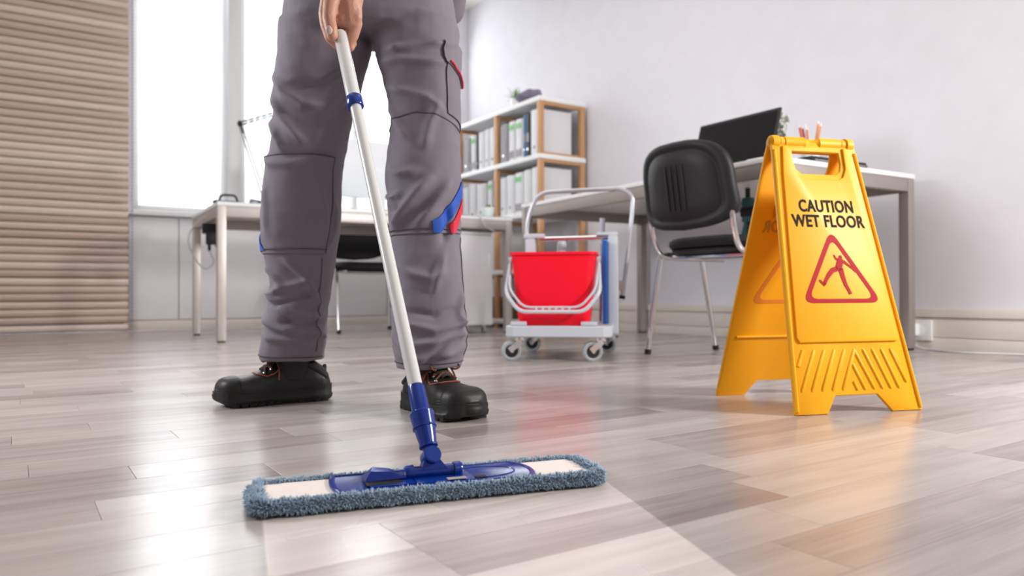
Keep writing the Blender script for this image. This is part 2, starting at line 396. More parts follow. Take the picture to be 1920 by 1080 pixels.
# wooden slatted blind, each slat a part
wbd = thing('wooden_blind', 'floor length wooden venetian blind with tan slats at the left', 'blind', (-.25, 5.70, 0))
prof = []
for k in range(9):
    a = math.radians(-80+160*k/8); prof.append((-.0160*math.cos(a), .0238*math.sin(a)))
inner = [(p[0]*.7+.0045, p[1]*.97) for p in prof][::-1]
ring = [(y+.0, z) for y, z in prof+inner]
slat_mesh = None
rs = random.Random(3)
for i in range(56):
    z = .030+i*.0508
    if z > 2.7: break
    if slat_mesh is None:
        r = [[V(-.95+1.9*s/10, y, zz) for y, zz in ring] for s in range(11)]
        o = MB().loft(r).build('slat', M['slat'], wbd); slat_mesh = o.data
    else: o = bpy.data.objects.new('slat', slat_mesh); COL.objects.link(o); o.parent = wbd
    o.location = (-.05+rs.uniform(-.002, .002), rs.uniform(-.002, .002), z)
    lo = max(0, 1-i/9)
    o.rotation_euler = (math.radians(8+rs.uniform(-7, 7)), rs.uniform(-.002, .002)+.004*lo*rs.uniform(-1, 1), 0)
for x in (-.75, -.15, .62):
    MB().box(x-.004, x+.004, -.026, -.024, .02, 2.72).build('ladder_tape', M['greycable'], wbd, False) if x < 0 else None
ch = MB()
for i in range(110):
    ch.ball((.925, 0, .04+i*.0245), .0062, .0062, .0105, 6, 4)
ch.build('bead_cord', M['greycable'], wbd)
MB().box(-1.0, .93, -.03, .03, 2.72, 2.775, .004).build('head_rail', M['beech'], wbd)

# ================================================================ desks
def desk(label, loc, rz, L, Wd, H, tm, am, lw=.045, glass=False, L_is_x=True):
    t = thing('desk', label, 'desk', loc, rz)
    MB().box(0, L, 0, Wd, H-.020, H, .002).build('desktop', tm, t)
    hz = H-.020; ah = .056
    for (x0, x1, y0, y1) in ((lw, L-lw, .004, .03), (lw, L-lw, Wd-.03, Wd-.004), (.004, .03, lw, Wd-lw), (L-.03, L-.004, lw, Wd-lw)):
        MB().box(x0, x1, y0, y1, hz-ah, hz-.0005, .0015).build('apron_rail', am, t)
    for x in (.002, L-lw-.002):
        for y in (.002, Wd-lw-.002):
            lg = MB().box(x, x+lw, y, y+lw, .008, hz-.0005, .002).build('leg', am, t)
            MB().box(x+.004, x+lw-.004, y+.004, y+lw-.004, 0, .0078).build('foot_cap', M['black'], lg, False)
    if glass: MB().box(.006, L-.006, .006, Wd-.006, H+.0004, H+.0052, .001).build('glass_top', M['glass_edge'], t)
    return t
HL = .7351; ldz = -.045
left_desk = desk('white topped desk with metal legs below the window', (.8753, 4.064, 0), ldz, 1.776, .869, HL-.005, M['desktop'], M['alu'], .043, True)
RDH = .7609
right_desk = desk('large white desk with metal frame against the right wall', (2.3531, 1.784, 0), -.0463, .904, 1.787, RDH, M['desktop'], M['alu_shaded'], .045)
def ld(a, b, z=HL+.0005): return V(.8753+a*math.cos(ldz)-b*math.sin(ldz), 4.064+a*math.sin(ldz)+b*math.cos(ldz), z)
def rd(a, b, z=RDH): return V(2.3531+a*math.cos(-.0463)-b*math.sin(-.0463), 1.784+a*math.sin(-.0463)+b*math.cos(-.0463), z)

# ================================================================ chairs: face +X
def chair(label, loc, rz, back_top=.825):
    t = thing('office_chair', label, 'chair', loc, rz)
    # backrest shell
    out = []
    zc = .645; hw = .231; bt = back_top-.012
    N = 48
    for k in range(N):
        a = 2*PI*k/N; c, s = math.cos(a), math.sin(a)
        if s >= 0: e = 2/3.4; y = hw*.97*math.copysign(abs(c)**e, c); z = zc+(bt-zc)*abs(s)**(2/3.0)
        else:
            e = 2/5.5; y = hw*math.copysign(abs(c)**e, c); z = zc-(.125)*abs(s)**(2/6.)-.035*max(0, 1-(y/hw)**2)
            y *= 1.0
        out.append((y, z))
    def ringat(sc, dx, keep=0):
        r = []
        for y, z in out:
            yy = y*sc; zz = zc+(z-zc)*sc
            xx = -.225-.16*(zz-.53)-.028+.055*(yy/hw)**2+dx
            r.append(V(xx, yy, zz))
        return r
    prof = [(.02, .008), (.5, .008), (.93, .006), (.985, .001), (1, -.008), (1, -.018), (.97, -.027), (.92, -.030), (.85, -.030), (.81, -.024), (.78, -.024), (.745, -.029), (.5, -.030), (.3, -.030), (.02, -.030)]
    b = MB().loft([ringat(*p) for p in prof]).build('backrest', M['black'], t, ang=60)
    for y in (-.042, -.014, .014, .042):
        p = [V(-.225-.16*(z-.53)-.028-.032+.055*(y/hw)**2, y, z) for z in (.56, .62, .68, .725)]
        MB().tube(p, [.003, .0045, .0045, .003], 8).build('back_rib', M['black'], b)
    # seat
    def sring(sc, z, cx=.035):
        r = []
        for k in range(40):
            a = 2*PI*k/40; c, s = math.cos(a), math.sin(a)
            x = .215*sc*math.copysign(abs(c)**.5, c); y = .225*sc*math.copysign(abs(s)**.5, s)
            r.append(V(cx+x, y, z+.012*(x/.215)**2*(1 if x < 0 else -1.2)))
        return r
    MB().loft([sring(.05, .412), sring(.8, .412), sring(.96, .418), sring(1, .432), sring(.99, .446), sring(.93, .458), sring(.7, .463), sring(.05, .458)]).build('seat', M['blackfab'], t)
    MB().loft([sring(.05, .398), sring(.75, .398), sring(.93, .404), sring(.95, .411), sring(.05, .4115)]).build('seat_pan', M['black'], t)
    for s in (-1, 1):
        y = .205*s; yl = .235*s
        MB().tube(bend([(-.232, y, .60), (-.225, y, .50), (-.19, y, .405), (-.10, y, .392), (.20, y, .392)], .06, 7), .0105, 12).build('back_upright', M['chrome'], t)
        lg = MB().tube([(-.145, yl, .398), (-.205, yl*1.06, .012)], [.0125, .0105], 12).build('leg', M['chrome'], t); MB().cyl((-.2045, yl*1.06, .02), (-.2065, yl*1.06, 0), .0135).build('foot_cap', M['black'], lg)
        lg = MB().tube([(.10, yl, .398), (.20, yl*1.06, .012)], [.0125, .0105], 12).build('leg', M['chrome'], t); MB().cyl((.1985, yl*1.06, .02), (.2025, yl*1.06, 0), .0135).build('foot_cap', M['black'], lg)
        MB().tube(bend([(-.145, yl, .395), (-.12, yl, .408), (.08, yl, .408), (.10, yl, .395)], .02, 4), .0125, 10).build('side_rail', M['chrome'], t)
    MB().tube([(-.11, -.235, .394), (-.11, .235, .394)], .009, 10).build('cross_rail', M['chrome'], t)
    MB().tube([(.08, -.235, .394), (.08, .235, .394)], .009, 10).build('cross_rail', M['chrome'], t)
    return t
chair('black visitor chair with shiny legs at the right desk', (2.368, 2.005, 0), 0.0)
chair('black chair under the left desk seen between the legs of the person', (1.97, 4.74, 0), -PI/2-.05, .80)

# ================================================================ bookshelf
SX, SY, SD = 2.946, 4.093, .396
LEV = [1.585, 1.194, .81, .42, .065]
shelf = thing('bookshelf', 'open white and beech bookshelf in the far corner', 'shelf', (SX, SY, 0))
ys = [.0, .549, 1.097]
for z in LEV: MB().box(0, SD, 0, 1.135, z-.032, z, .0015).build('shelf_board', M['white'], shelf)
for y in ys:
    for i in range(4):
        z1, z0 = LEV[i]-.0325, LEV[i+1]+.0005
        for x in (.004, SD-.038):
            MB().box(x, x+.034, y+.004, y+.038, z0, z1, .001).build('post', M['beech'], shelf)
        for za, zb in ((z1-.022, z1-.0005), (z0+.0005, z0+.014)):
            MB().box(.0385, SD-.0385, y+.008, y+.034, za, zb, .001).build('cross_rail', M['beech'], shelf)
    for x in (.004, SD-.038): MB().box(x, x+.034, y+.004, y+.038, 0, .0325, .001).build('foot', M['beech'], shelf)

def binder(y0, y1, z, h, kind, label, group):
    cm = {'w': M['binder_white'], 'wg': M['binder_white'], 'k': M['binder_black'], 'b': M['binder_blue'], 'g': M['binder_grey']}[kind]
    w = y1-y0; t = thing('ring_binder', label, 'binder', (SX+.018, (y0+y1)/2, z), 0, group)
    sp = [(.28, -w/2), (.28, w/2)]
    for k in range(7):
        a = PI/2*(-1+2*k/6); sp.append((.012-.012*math.cos(a), -w/2*math.sin(a)*1.0)) 
    m = MB(); r0 = [V(x, y, 0) for x, y in sp]; r1 = [V(x, y, h) for x, y in sp]; m.loft([r0, r1])
    m.build('cover', cm, t, ang=30)
    hole = MB().cyl((-.0015, 0, .055), (.004, 0, .055), min(.011, w*.22)); hole.build('finger_ring', M['steel'] if kind in 'kbg' else M['binder_grey'], t)
    if kind == 'wg':
        MB().box(-.0022, .003, -w*.34, w*.34, h*.78, h*.90).build('green_label', M['green'], t, False)
        MB().box(-.0018, .003, -w*.36, w*.36, .02, h*.25).build('grey_label', M['binder_grey'], t, False)
    elif kind in 'kbg' and w > .03:
        MB().box(-.0018, .003, -w*.3, w*.3, h*.35, h*.55).build('label', M['binder_grey'], t, False)
    return t
row1 = [(4.133, 4.236, 'w', .312, 'wide white binder at the near end of the upper binder row'), (4.242, 4.287, 'k', .30, 'black binder beside the wide white one on the upper shelf'), (4.29, 4.32, 'b', .30, 'slim blue binder standing beside the black one'),
        (4.335, 4.42, 'wg', .285, 'white binder with green label next to the blue binder'), (4.43, 4.508, 'wg', .285, 'white binder with green label beside the grey binder'), (4.52, 4.628, 'g', .28, 'grey binder beside the middle beech post, upper row'),
        (4.69, 4.762, 'w', .29, 'plain white binder just behind the middle post, upper row'), (4.768, 4.84, 'w', .29, 'second plain white binder behind the middle post, upper row'), (4.848, 4.93, 'w', .285, 'plain white binder next to the thin black one, upper row'),
        (4.936, 4.962, 'k', .28, 'thin black binder at the far end of the upper row'), (4.97, 5.04, 'wg', .28, 'white binder with green label at the far end, upper row'), (5.05, 5.185, 'g', .27, 'pale grey binder at the far end of the upper row')]
row2 = [(4.133, 4.225, 'w', .30, 'white file box at the near end of the lower binder row'), (4.235, 4.32, 'w', .295, 'white binder between the near file box and a green labelled binder'), (4.33, 4.43, 'wg', .29, 'green labelled white binder in the near lower bay'),
        (4.44, 4.54, 'w', .285, 'broad white binder left of the green labelled one, lower row'), (4.55, 4.628, 'w', .28, 'white binder against the middle post, lower row'),
        (4.69, 4.725, 'k', .28, 'black binder behind the middle post, lower row'), (4.735, 4.795, 'wg', .28, 'green labelled white binder beside the black one, lower row'), (4.83, 4.96, 'w', .275, 'broad white binder behind the small desk plant'),
        (4.97, 5.07, 'w', .275, 'white binder second from the far end, lower row'), (5.08, 5.185, 'w', .27, 'white binder at the far end of the lower row')]
row3 = [(4.70, 4.79, 'w', .29, 'white binder on the shelf level below the desk top'), (4.80, 4.88, 'w', .28, 'second white binder on the shelf level below the desk top')]
for a, b, k, h, lab in row1: binder(a, b, LEV[1]+.0005, h, k, lab, 'binders on the upper shelf')
for a, b, k, h, lab in row2: binder(a, b, LEV[2]+.0005, h, k, lab, 'binders on the second shelf')
for a, b, k, h, lab in row3: binder(a, b, LEV[3]+.0005, h, k, lab, 'binders on the low shelf')
# handle slot on the near file box is its side mark: small dark grip
t = thing('wicker_basket', 'brown wicker basket on the lowest shelf board', 'basket', (SX+.17, 4.64, LEV[4]+.0005))
rb = []
for z, s in ((0, .90), (.004, .93), (.15, 1.0), (.158, 1.0), (.158, .93), (.15, .93), (.012, .86)): rb.append([V(x*s, y*s, z) for x, y in rrect(.14, .17, .03)])
MB().loft(rb).build('body', M['wicker'], t)
for z in [.02+.022*i for i in range(6)]: MB().tube([V(x*(.945+.35*z), y*(.945+.35*z), z) for x, y in rrect(.14, .17, .03)], .0055, 6, closed=True).build('woven_band', M['wicker'], t)
# spiky plant and cloth on top of the shelf
def pot_plant(label, loc, r, h, spikes, ls, nm='potted_plant', round_=False):
    t = thing(nm, label, 'plant', loc)
    prof = [(0, 0), (r*.78, 0), (r*.84, .004), (r, h), (r*.92, h), (r*.88, h-.012), (0, h-.012)]
    MB().loft([[V(max(q, .0005)*math.cos(2*PI*k/20), max(q, .0005)*math.sin(2*PI*k/20), z) for k in range(20)] for q, z in prof]).build('pot', M['white'], t)
    MB().cyl((0, 0, h-.012), (0, 0, h-.008), r*.86, n=16).build('soil', M['soil'], t)
    rr = random.Random(hash(label) % 97 if False else len(label))
    for i in range(spikes):
        a = 2*PI*i/spikes*2.4; el = rr.uniform(.35, 1.4) if not round_ else rr.uniform(.2, 1.3); L = ls*rr.uniform(.75, 1.1)
        d = V(math.cos(a)*math.cos(el), math.sin(a)*math.cos(el), math.sin(el)); p = []
        for s in range(5): q = s/4; p.append(V(0, 0, h-.009)+d*L*q+V(0, 0, -.35*L*q*q*math.cos(el)))
        side = d.cross(V(0, 0, 1)).normalized(); w = r*(.13 if not round_ else .34)
        ws = [.5, 1, .9, .55, .04] if not round_ else [.2, .8, 1, .8, .1]
        nrm = side.cross(d).normalized()
        MB().loft([[x-side*w*k, x+nrm*w*.18, x+side*w*k, x-nrm*w*.18] for x, k in zip(p, ws)]).build('leaf', M['leaf'], t)
    return t
pot_plant('spiky green plant in a white pot on top of the bookshelf', (3.06, 4.545, LEV[0]), .042, .085, 26, .125)
cl = MB()
bm = bmesh.new(); bmesh.ops.create_icosphere(bm, subdivisions=4, radius=1)
for v in bm.verts:
    p = v.co.copy(); n = noise.noise(p*1.6+V(3, 1, 7)); q = noise.noise(p*4)
    s = 1+.28*n+.06*q; v.co = V(p.x*.095*s, p.y*.115*s, max(0, (p.z*.5+.45)*.085*(1+.5*n)))
cl.bm(bm); tag(cl.build('folded_cloth', M['cloth'], None), 'crumpled grey violet cloth lying on top of the bookshelf', 'cloth').location = (3.025, 4.315, LEV[0]+.0005)

# ================================================================ things on and under the left desk
dz = ldz
t = thing('monitor', 'pale grey monitor seen from behind on the left desk', 'monitor', ld(1.04, .42), dz)
MB().box(-.30, .30, -.015, .012, .118, .475, .006).build('rear_cover', M['panelgrey'], t)
MB().box(-.035, .035, -.028, -.0155, .01, .30, .004).build('stand_neck', M['panelgrey'], t)
MB().box(-.11, .11, -.10, .08, 0, .009, .003).build('stand_foot', M['panelgrey'], t)
MB().box(-.29, .29, .0125, .015, .135, .465).build('screen', M['screen'], t, False)
# desk lamp
lb = ld(.255, .10)
t = thing('desk_lamp', 'thin grey folding arm lamp at the left end of the left desk', 'lamp', lb, 0)
def rel(x, y, z): return V(x, y, z)-lb
MB().loft([[V(r*math.cos(2*PI*k/20), r*math.sin(2*PI*k/20), z) for k in range(20)] for r, z in ((.05, 0), (.05, .008), (.02, .016), (.008, .03))]).build('base', M['black'], t)
base_top = V(0, 0, .05); el_ = rel(1.011, 4.158, 1.165); en = rel(1.345, 4.145, 1.305)
MB().tube([V(0, 0, .028), base_top], .007, 8).build('base_post', M['black'], t)
for s in (-1, 1):
    MB().tube([base_top+V(s*.008, 0, 0), el_+V(s*.008, 0, 0)], .0045, 8).build('lower_arm', M['binder_grey'], t)
    MB().tube([el_+V(0, 0, s*.008), en+V(0, 0, s*.008)], .004, 8).build('upper_arm', M['black'], t)
MB().ball(el_, .014, .01, .018, 12, 8).build('elbow_joint', M['black'], t)
MB().tube([el_, el_+(base_top-el_)*.13], .006, 8).build('arm_spring', M['black'], t)
hp = []
for k in range(24):
    q = k/23; hp.append(el_+(en-el_)*(.1+.7*q)+V(0, .007*math.cos(q*50), .007*math.sin(q*50)))
MB().tube(hp, .0016, 5).build('arm_spring', M['black'], t)
hd = (V(.5, 0, -1)).normalized(); x_, y_ = frame_from(hd)
MB().loft([[en+hd*s+(x_*math.cos(2*PI*k/20)+y_*math.sin(2*PI*k/20))*r for k in range(20)] for s, r in ((-.01, .012), (.02, .022), (.05, .03), (.12, .06), (.118, .057), (.05, .026))], False).build('lamp_shade', M['black'], t)
# black tape dispenser like grip near the corner
t = thing('tape_dispenser', 'black dispenser with open handle loop on the left desk corner', 'tape dispenser', ld(.075, .13, HL+.0005), dz+.1)
MB().box(-.075, .06, -.022, .022, 0, .014, .004).build('base', M['black'], t)
MB().tube(bend([(-.045, 0, .012), (-.035, 0, .045), (.04, 0, .047), (.052, 0, .012)], .018), .0058, 8).build('handle', M['black'], t)
# power strip hanging at the end of the desk and its cable
t = thing('power_adapter', 'black plug adapter hanging under the left end of the left desk', 'adapter', ld(.04, .42, .532), dz)
MB().box(-.028, .028, -.03, .03, .0, .075, .008).build('body', M['black'], t)
MB().box(-.05, .045, -.022, .022, .06, .118, .008).build('socket_block', M['black'], t)
MB().cyl((-.012, 0, -.035), (-.012, 0, .002), .009).build('plug', M['black'], t); MB().cyl((.03, 0, -.015), (.022, 0, .022), .008).build('plug', M['black'], t)
p0 = ld(.04, .42, .532)
cb = MB().tube([q-V(0, 0, 0) for q in smooth_path([p0+V(-.012, 0, -.034), p0+V(.012, .0, -.10), p0+V(-.03, 0, -.135), p0+V(-.075, 0, -.10), p0+V(-.118, 0, -.01), p0+V(-.115, 0, .06), p0+V(-.07, 0, .12), p0+V(-.03, 0, .150), V(p0.x-.01, p0.y, HL-.0275)], 8)], .0045, 8)
tag(cb.build('power_cable', M['greycable']), 'grey cable loop hanging beside the left desk end', 'cable')
t = thing('stapler', 'small black stapler lying at the left on the left desk', 'stapler', ld(.20, .06, HL+.0005), dz+.4)
MB().box(-.03, .03, -.009, .009, 0, .007, .002).build('base', M['black'], t); MB().box(-.03, .032, -.008, .008, .011, .021, .003).build('arm', M['black'], t); MB().cyl((-.025, -.006, .009), (-.025, .006, .009), .006, n=8).build('hinge', M['steel'], t)
t = thing('pencil_cup', 'orange pencil cup on the left desk beside the lamp', 'cup', ld(.305, .25, HL+.0005), dz)
MB().loft([[V(r*math.cos(2*PI*k/20), r*math.sin(2*PI*k/20), z) for k in range(20)] for r, z in ((.024, 0), (.028, .1), (.025, .1), (.022, .004))]).build('cup', M['pencil_orange'], t)
# small pen leaning in a white cup between the legs
t = thing('pen_stand', 'white pen stand with one dark pen on the left desk', 'pen stand', ld(.965, .07, HL+.0005), dz)
MB().loft([[V(r*math.cos(2*PI*k/20), r*math.sin(2*PI*k/20), z) for k in range(20)] for r, z in ((.02, 0), (.02, .012), (.008, .02), (.006, .05))]).build('base', M['white'], t)
MB().tube([(.004, 0, .045), (-.016, .0, .085)], [.0035, .0055], 8).build('pen', M['binder_black'], t)
pot_plant('small bushy plant in a white pot at the right end of the left desk', ld(1.645, .085, HL+.0005), .042, .062, 30, .034, round_=True)
# white pedestal on castors under the left desk
t = thing('pedestal_cabinet', 'white pedestal on castors under the right end of the left desk', 'cabinet', ld(1.335, .03, 0), dz)
MB().box(0, .315, .02, .50, .05, .618, .004).build('body', M['white'], t)
MB().box(-.004, .319, .014, .506, .6185, .636, .003).build('top_panel', M['white'], t)
for i, (za, zb) in enumerate(((.056, .615),)):
    f = MB().box(.002, .313, .004, .0195, za, zb, .003).build('door', M['wallpanel'], t)
    MB().box(.285, .295, -.004, .0035, .42, .50, .002).build('handle', M['white'], f)
for x in (.035, .28):
    for y in (.06, .45):
        c = MB().cyl((x-.009, y, .02), (x+.009, y, .02), .02, n=16).build('castor', M['tyre'], t)
        MB().box(x-.012, x+.012, y-.008, y+.008, .034, .0495).build('bracket', M['steel'], c, False)
tag(MB().tube(smooth_path([ld(1.52, .03, HL+.004), ld(1.535, -.012, HL+.002), ld(1.56, -.018, .68), ld(1.61, .0, .655), ld(1.66, .02, .642)], 6), .005, 8).build('charging_cable', M['cable']), 'white cable dropping over the front edge of the left desk', 'cable')

# ================================================================ things on and near the right desk
t = thing('laptop', 'open black laptop on the right desk behind the visitor chair', 'laptop', V(2.58, 2.19, RDH+.0003), 0)
MB().box(-.175, -.002, -.215, .215, 0, .014, .004).build('keyboard_base', M['black'], t)
lid = MB().obox((.038, 0, .135), V(.29, 0, .957), V(0, 1, 0), V(.957, 0, -.29), .128, .217, .0055).build('lid', M['black'], t)
MB().obox((.0315, 0, .136), V(.29, 0, .957), V(0, 1, 0), V(.957, 0, -.29), .117, .207, .0006).build('display', M['screen'], lid, False)
MB().cyl((-.0, -.19, .009), (-.0, .19, .009), .006, n=10).build('hinge', M['black'], t)
# vase of orchids
vb = V(2.70, 1.997, RDH+.0003)
t = thing('flower_vase', 'glass vase of white and yellow flowers beside the laptop', 'vase', vb)
MB().loft([[V(r*math.cos(2*PI*k/20), r*math.sin(2*PI*k/20), z) for k in range(20)] for r, z in ((.028, 0), (.032, .03), (.022, .085), (.027, .10), (.024, .10), (.019, .085))]).build('vase', M['white'], t)
rr = random.Random(11)
for i, (dx, dy, z, c) in enumerate(((0, .010, .235, 'w'), (.01, -.012, .215, 'w'), (0, .034, .205, 'y'), (0, .008, .185, 'w'), (.01, .02, .165, 'w'), (0, .05, .150, 'y'), (0, .026, .145, 'w'), (0, -.002, .150, 'w'))):
    e = V(dx, dy, z)
    st = MB().tube(smooth_path([V(0, 0, .06), V(dx*.3, dy*.3, z*.6), e], 4), .0016, 5).build('stem', M['leaf'], t)
    f = MB()
    for k in range(5):
        a = 2*PI*k/5+i; d = V(-.6, math.cos(a), math.sin(a)).normalized(); sd = d.cross(V(1, 0, 0)).normalized(); q = e+d*.013
        f.ball(q, .014, .0085, .0045, 8, 6, Matrix((d, sd, d.cross(sd))).transposed())
    f.build('blossom', M['leafp'] if c == 'w' else M['petal'], t)
pb = V(2.835, 1.964, RDH+.0003)
t = thing('pen_holder', 'white pen holder with red and orange pencils behind the caution sign', 'pen holder', pb)
MB().loft([[V(r*math.cos(2*PI*k/24), r*math.sin(2*PI*k/24), z) for k in range(24)] for r, z in ((.038, 0), (.04, .095), (.0365, .095), (.035, .005))]).build('holder', M['white'], t)
for (x0, y0, x1, y1, z, r, mm) in ((.0, .02, .0, .050, .175, .0055, 'pencil_red'), (.01, .015, .01, .042, .170, .005, 'pencil_red'), (0, .01, .0, .022, .175, .004, 'white'), (0, 0, .0, .012, .160, .004, 'pencil_orange'), (0, -.015, .0, -.040, .175, .005, 'pencil_orange'), (0, -.022, .0, -.052, .165, .004, 'pencil_orange')):
    pc = MB().tube([(x0, y0*.5, .008), (x1, y1, z*1.16)], r, 6).build('pencil', M[mm], t)
    MB().tube([(x1, y1, z*1.16), (x1+0, y1*1.06, z*1.16+.012)], [r, .0008], 6).build('tip', M['white'], pc)
t = thing('tablet_computer', 'closed black tablet case lying flat at the near edge of the right desk', 'tablet', V(2.755, 1.828, RDH+.0003), -.0463)
MB().box(-.175, .175, -.06, .06, 0, .011, .003).build('back_cover', M['black'], t); MB().box(-.172, .172, -.057, .057, .0112, .021, .003).build('front_cover', M['black'], t)
MB().box(-.16, .16, -.0615, -.0603, .004, .008).build('edge_trim', M['steel'], t, False)
tag(MB().box(-.07, .07, -.05, .05, 0, .018, .003).build('note_block', M['white']), 'white note block on the right desk behind the sign handle', 'paper').location = V(2.50, 1.92, RDH+.0003)
t = thing('cable_clamp', 'black and teal cable clamp hanging under the right desk', 'clamp', V(2.87, 2.32, .53))
MB().box(-.02, .02, -.022, .022, .05, .165, .006).build('housing', M['teal'], t)
MB().box(-.022, .022, -.045, .03, .075, .12, .008).build('jaw', M['black'], t)
MB().obox((0, .008, .03), V(1, 0, 0), V(0, .96, .28), V(0, -.28, .96), .012, .011, .04).build('grip', M['teal'], t)
MB().obox((0, -.018, .03), V(1, 0, 0), V(0, .96, -.28), V(0, .28, .96), .012, .011, .04).build('grip', M['black'], t)
MB().cyl((0, 0, .16), (0, 0, .1555), .01).build('screw', M['steel'], t)
# the clamp hangs from a strap to the underside of the desk top
MB().box(-.008, .008, -.008, .008, .1655, RDH-.53-.0205).build('strap', M['black'], t, False)
# outlet with plug, cable on the floor
t = thing('wall_socket', 'white double socket on the wall trunking by the desk leg', 'socket', V(XR-.0265, 1.765, .083))
MB().box(-.012, 0, -.048, .048, -.045, .045, .003).build('plate', M['white'], t)
pg = MB().box(-.055, -.0125, .0, .045, -.025, .03, .008).build('plug', M['white'], t)
MB().cyl((-.04, .02, -.026), (-.04, .02, -.04), .006).build('cord_guard', M['white'], pg)
pc = MB().tube(smooth_path([(3.306, 1.785, .042), (3.29, 1.76, .012), (3.28, 1.70, .0045), (3.235, 1.60, .0045), (3.225, 1.50, .0045), (3.28, 1.36, .0045), (3.31, 1.1, .0045), (3.30, .7, .0045)], 8), .0042, 8)
tag(pc.build('floor_cable', M['cable']), 'white cable running along the floor by the right wall', 'cable')
# ================================================================ mop trolley with red bucket
cang = math.radians(-33.58-9)
ct = thing('mop_trolley', 'grey plastic mop trolley on castors with chrome push handle', 'trolley', (1.546, 2.334, 0), cang)
def octo(x0, x1, y0, y1, c): return [(x0+c, y0), (x1-c, y0), (x1, y0+c), (x1, y1-c), (x1-c, y1), (x0+c, y1), (x0, y1-c), (x0, y0+c)]
def slab(poly, z0, z1, rim=.004):
    cx = sum(p[0] for p in poly)/len(poly); cy = sum(p[1] for p in poly)/len(poly)
    def sc(k, z): return [V(cx+(x-cx)*k, cy+(y-cy)*k, z) for x, y in poly]
    return MB().loft([sc(.985, z0), sc(1, z0+rim), sc(1, z1-rim), sc(.985, z1)])
slab(octo(-.02, .372, -.035, .47, .03), .088, .130).build('platform', M['cartgrey'], ct)
for x, y in ((.03, -.02), (.29, -.02)):
    MB().box(x-.03, x+.03, y-.004, y+.012, .1305, .146, .004).build('bucket_stop', M['cartgrey'], ct)
# upright frame
MB().box(.028, .062, .215, .275, .1305, .47, .008).build('frame_post', M['cartgrey'], ct)
MB().box(.352, .392, .205, .30, .09, .478, .008).build('frame_post', M['cartgrey'], ct)
MB().box(.014, .10, .225, .262, .4705, .49, .007).build('bar_end', M['cartgrey'], ct)
MB().box(.305, .392, .225, .262, .4785, .492, .005).build('bar_end', M['cartgrey'], ct)
MB().tube([(.08, .243, .468), (.352, .243, .472)], .0095, 12).build('cross_bar', M['chrome'], ct)
MB().box(.332, .3515, .16, .42, .131, .455, .005).build('divider_panel', M['bluebk'], ct)
MB().tube([(.16, .33, .131), (.16, .33, .455), (.16, .33, .47)], [.022, .02, .012], 14).build('wringer_post', M['cartgrey'], ct)
MB().tube([(.315, .36, .131), (.322, .36, .45)], .0065, 10).build('lever_rod', M['chrome'], ct)
MB().tube([(.322, .36, .4505), (.326, .36, .56)], [.010, .012], 12).build('lever_grip', M['cartgrey'], ct)
MB().tube(bend([(.005, .455, .13), (-.005, .455, .56), (.045, .455, .685), (.40, .455, .695), (.452, .455, .66), (.445, .455, .56), (.405, .455, .235)], .055, 7), .0095, 12).build('push_handle', M['tube'], ct)
MB().cyl((.406, .455, .24), (.403, .455, .225), .0125).build('handle_stop', M['black'], ct)
MB().box(.372, .418, .445, .465, .262, .305, .003).build('handle_clamp', M['alu'], ct)
MB().box(.376, .390, .42, .47, .09, .30, .003).build('handle_bracket', M['alu'], ct)
def castor(x, y, ang):
    c = thing('castor', '', '', (x, y, 0), ang); del c['label']; del c['category']; c.parent = ct
    w = MB()
    w.loft([[V(xx, r*math.cos(2*PI*k/28), .037+r*math.sin(2*PI*k/28)) for k in range(28)] for xx, r in ((-.011, .026), (-.013, .031), (-.010, .037), (.010, .037), (.013, .031), (.011, .026))], True).build('tyre', M['tyre'], c)
    MB().cyl((-.0138, 0, .037), (.0138, 0, .037), .0235, n=24).build('wheel_disc', M['black'], c)
    MB().cyl((-.018, 0, .037), (.018, 0, .037), .007, n=12).build('axle', M['chrome'], c)
    f = MB()
    for s in (-1, 1): f.obox((s*.0165, .012, .056), V(1, 0, 0), V(0, .78, .62), V(0, -.62, .78), .0013, .028, .011)
    f.box(-.018, .018, .012, .048, .074, .079); f.cyl((0, .032, .0785), (0, .032, .0878), .021, n=20); f.build('fork', M['chrome'], c)
castor(.0, .0, -1.25); castor(.30, .0, -1.2); castor(.02, .44, -1.5); castor(.345, .44, -1.9)
# bucket
bk = thing('bucket', 'red plastic bucket with grey bail handle on the trolley', 'bucket', (1.546, 2.334, .1306), cang)
rg = []
for z, hw, hd, cx in ((0, .125, .080, .155), (.004, .130, .084, .155), (.042, .136, .090, .155), (.262, .156, .108, .155), (.262, .163, .115, .155), (.272, .163, .115, .155), (.272, .153, .105, .155), (.05, .126, .082, .155)):
    rg.append([V(x, y, z) for x, y in rrect(hw, hd, .03, 5, cx, .098)])
MB().loft(rg).build('body', M['red'], bk)
bl = bend([(-.012, .06, .235), (-.018, -.02, .12), (.035, -.038, .052), (.275, -.038, .052), (.33, -.02, .12), (.322, .06, .235)], .03, 5)
MB().tube(bl, .0075, 8).build('bail_handle', M['cartgrey'], bk)
bl2 = bend([(-.012, .06, .25), (-.004, -.02, .135), (.05, -.038, .068), (.26, -.038, .068), (.316, -.02, .135), (.322, .06, .25)], .03, 5)
MB().tube(bl2, .0045, 8).build('bail_handle_rib', M['cartgrey'], bk)
for i in range(6): MB().box(.095+.024*i, .103+.024*i, -.0425, -.034, .052, .068, .0015).build('grip_rib', M['cartgrey'], bk)
for x in (-.012, .322): MB().cyl((x-.006, .06, .243), (x+.006, .06, .243), .014).build('pivot', M['cartgrey'], bk)

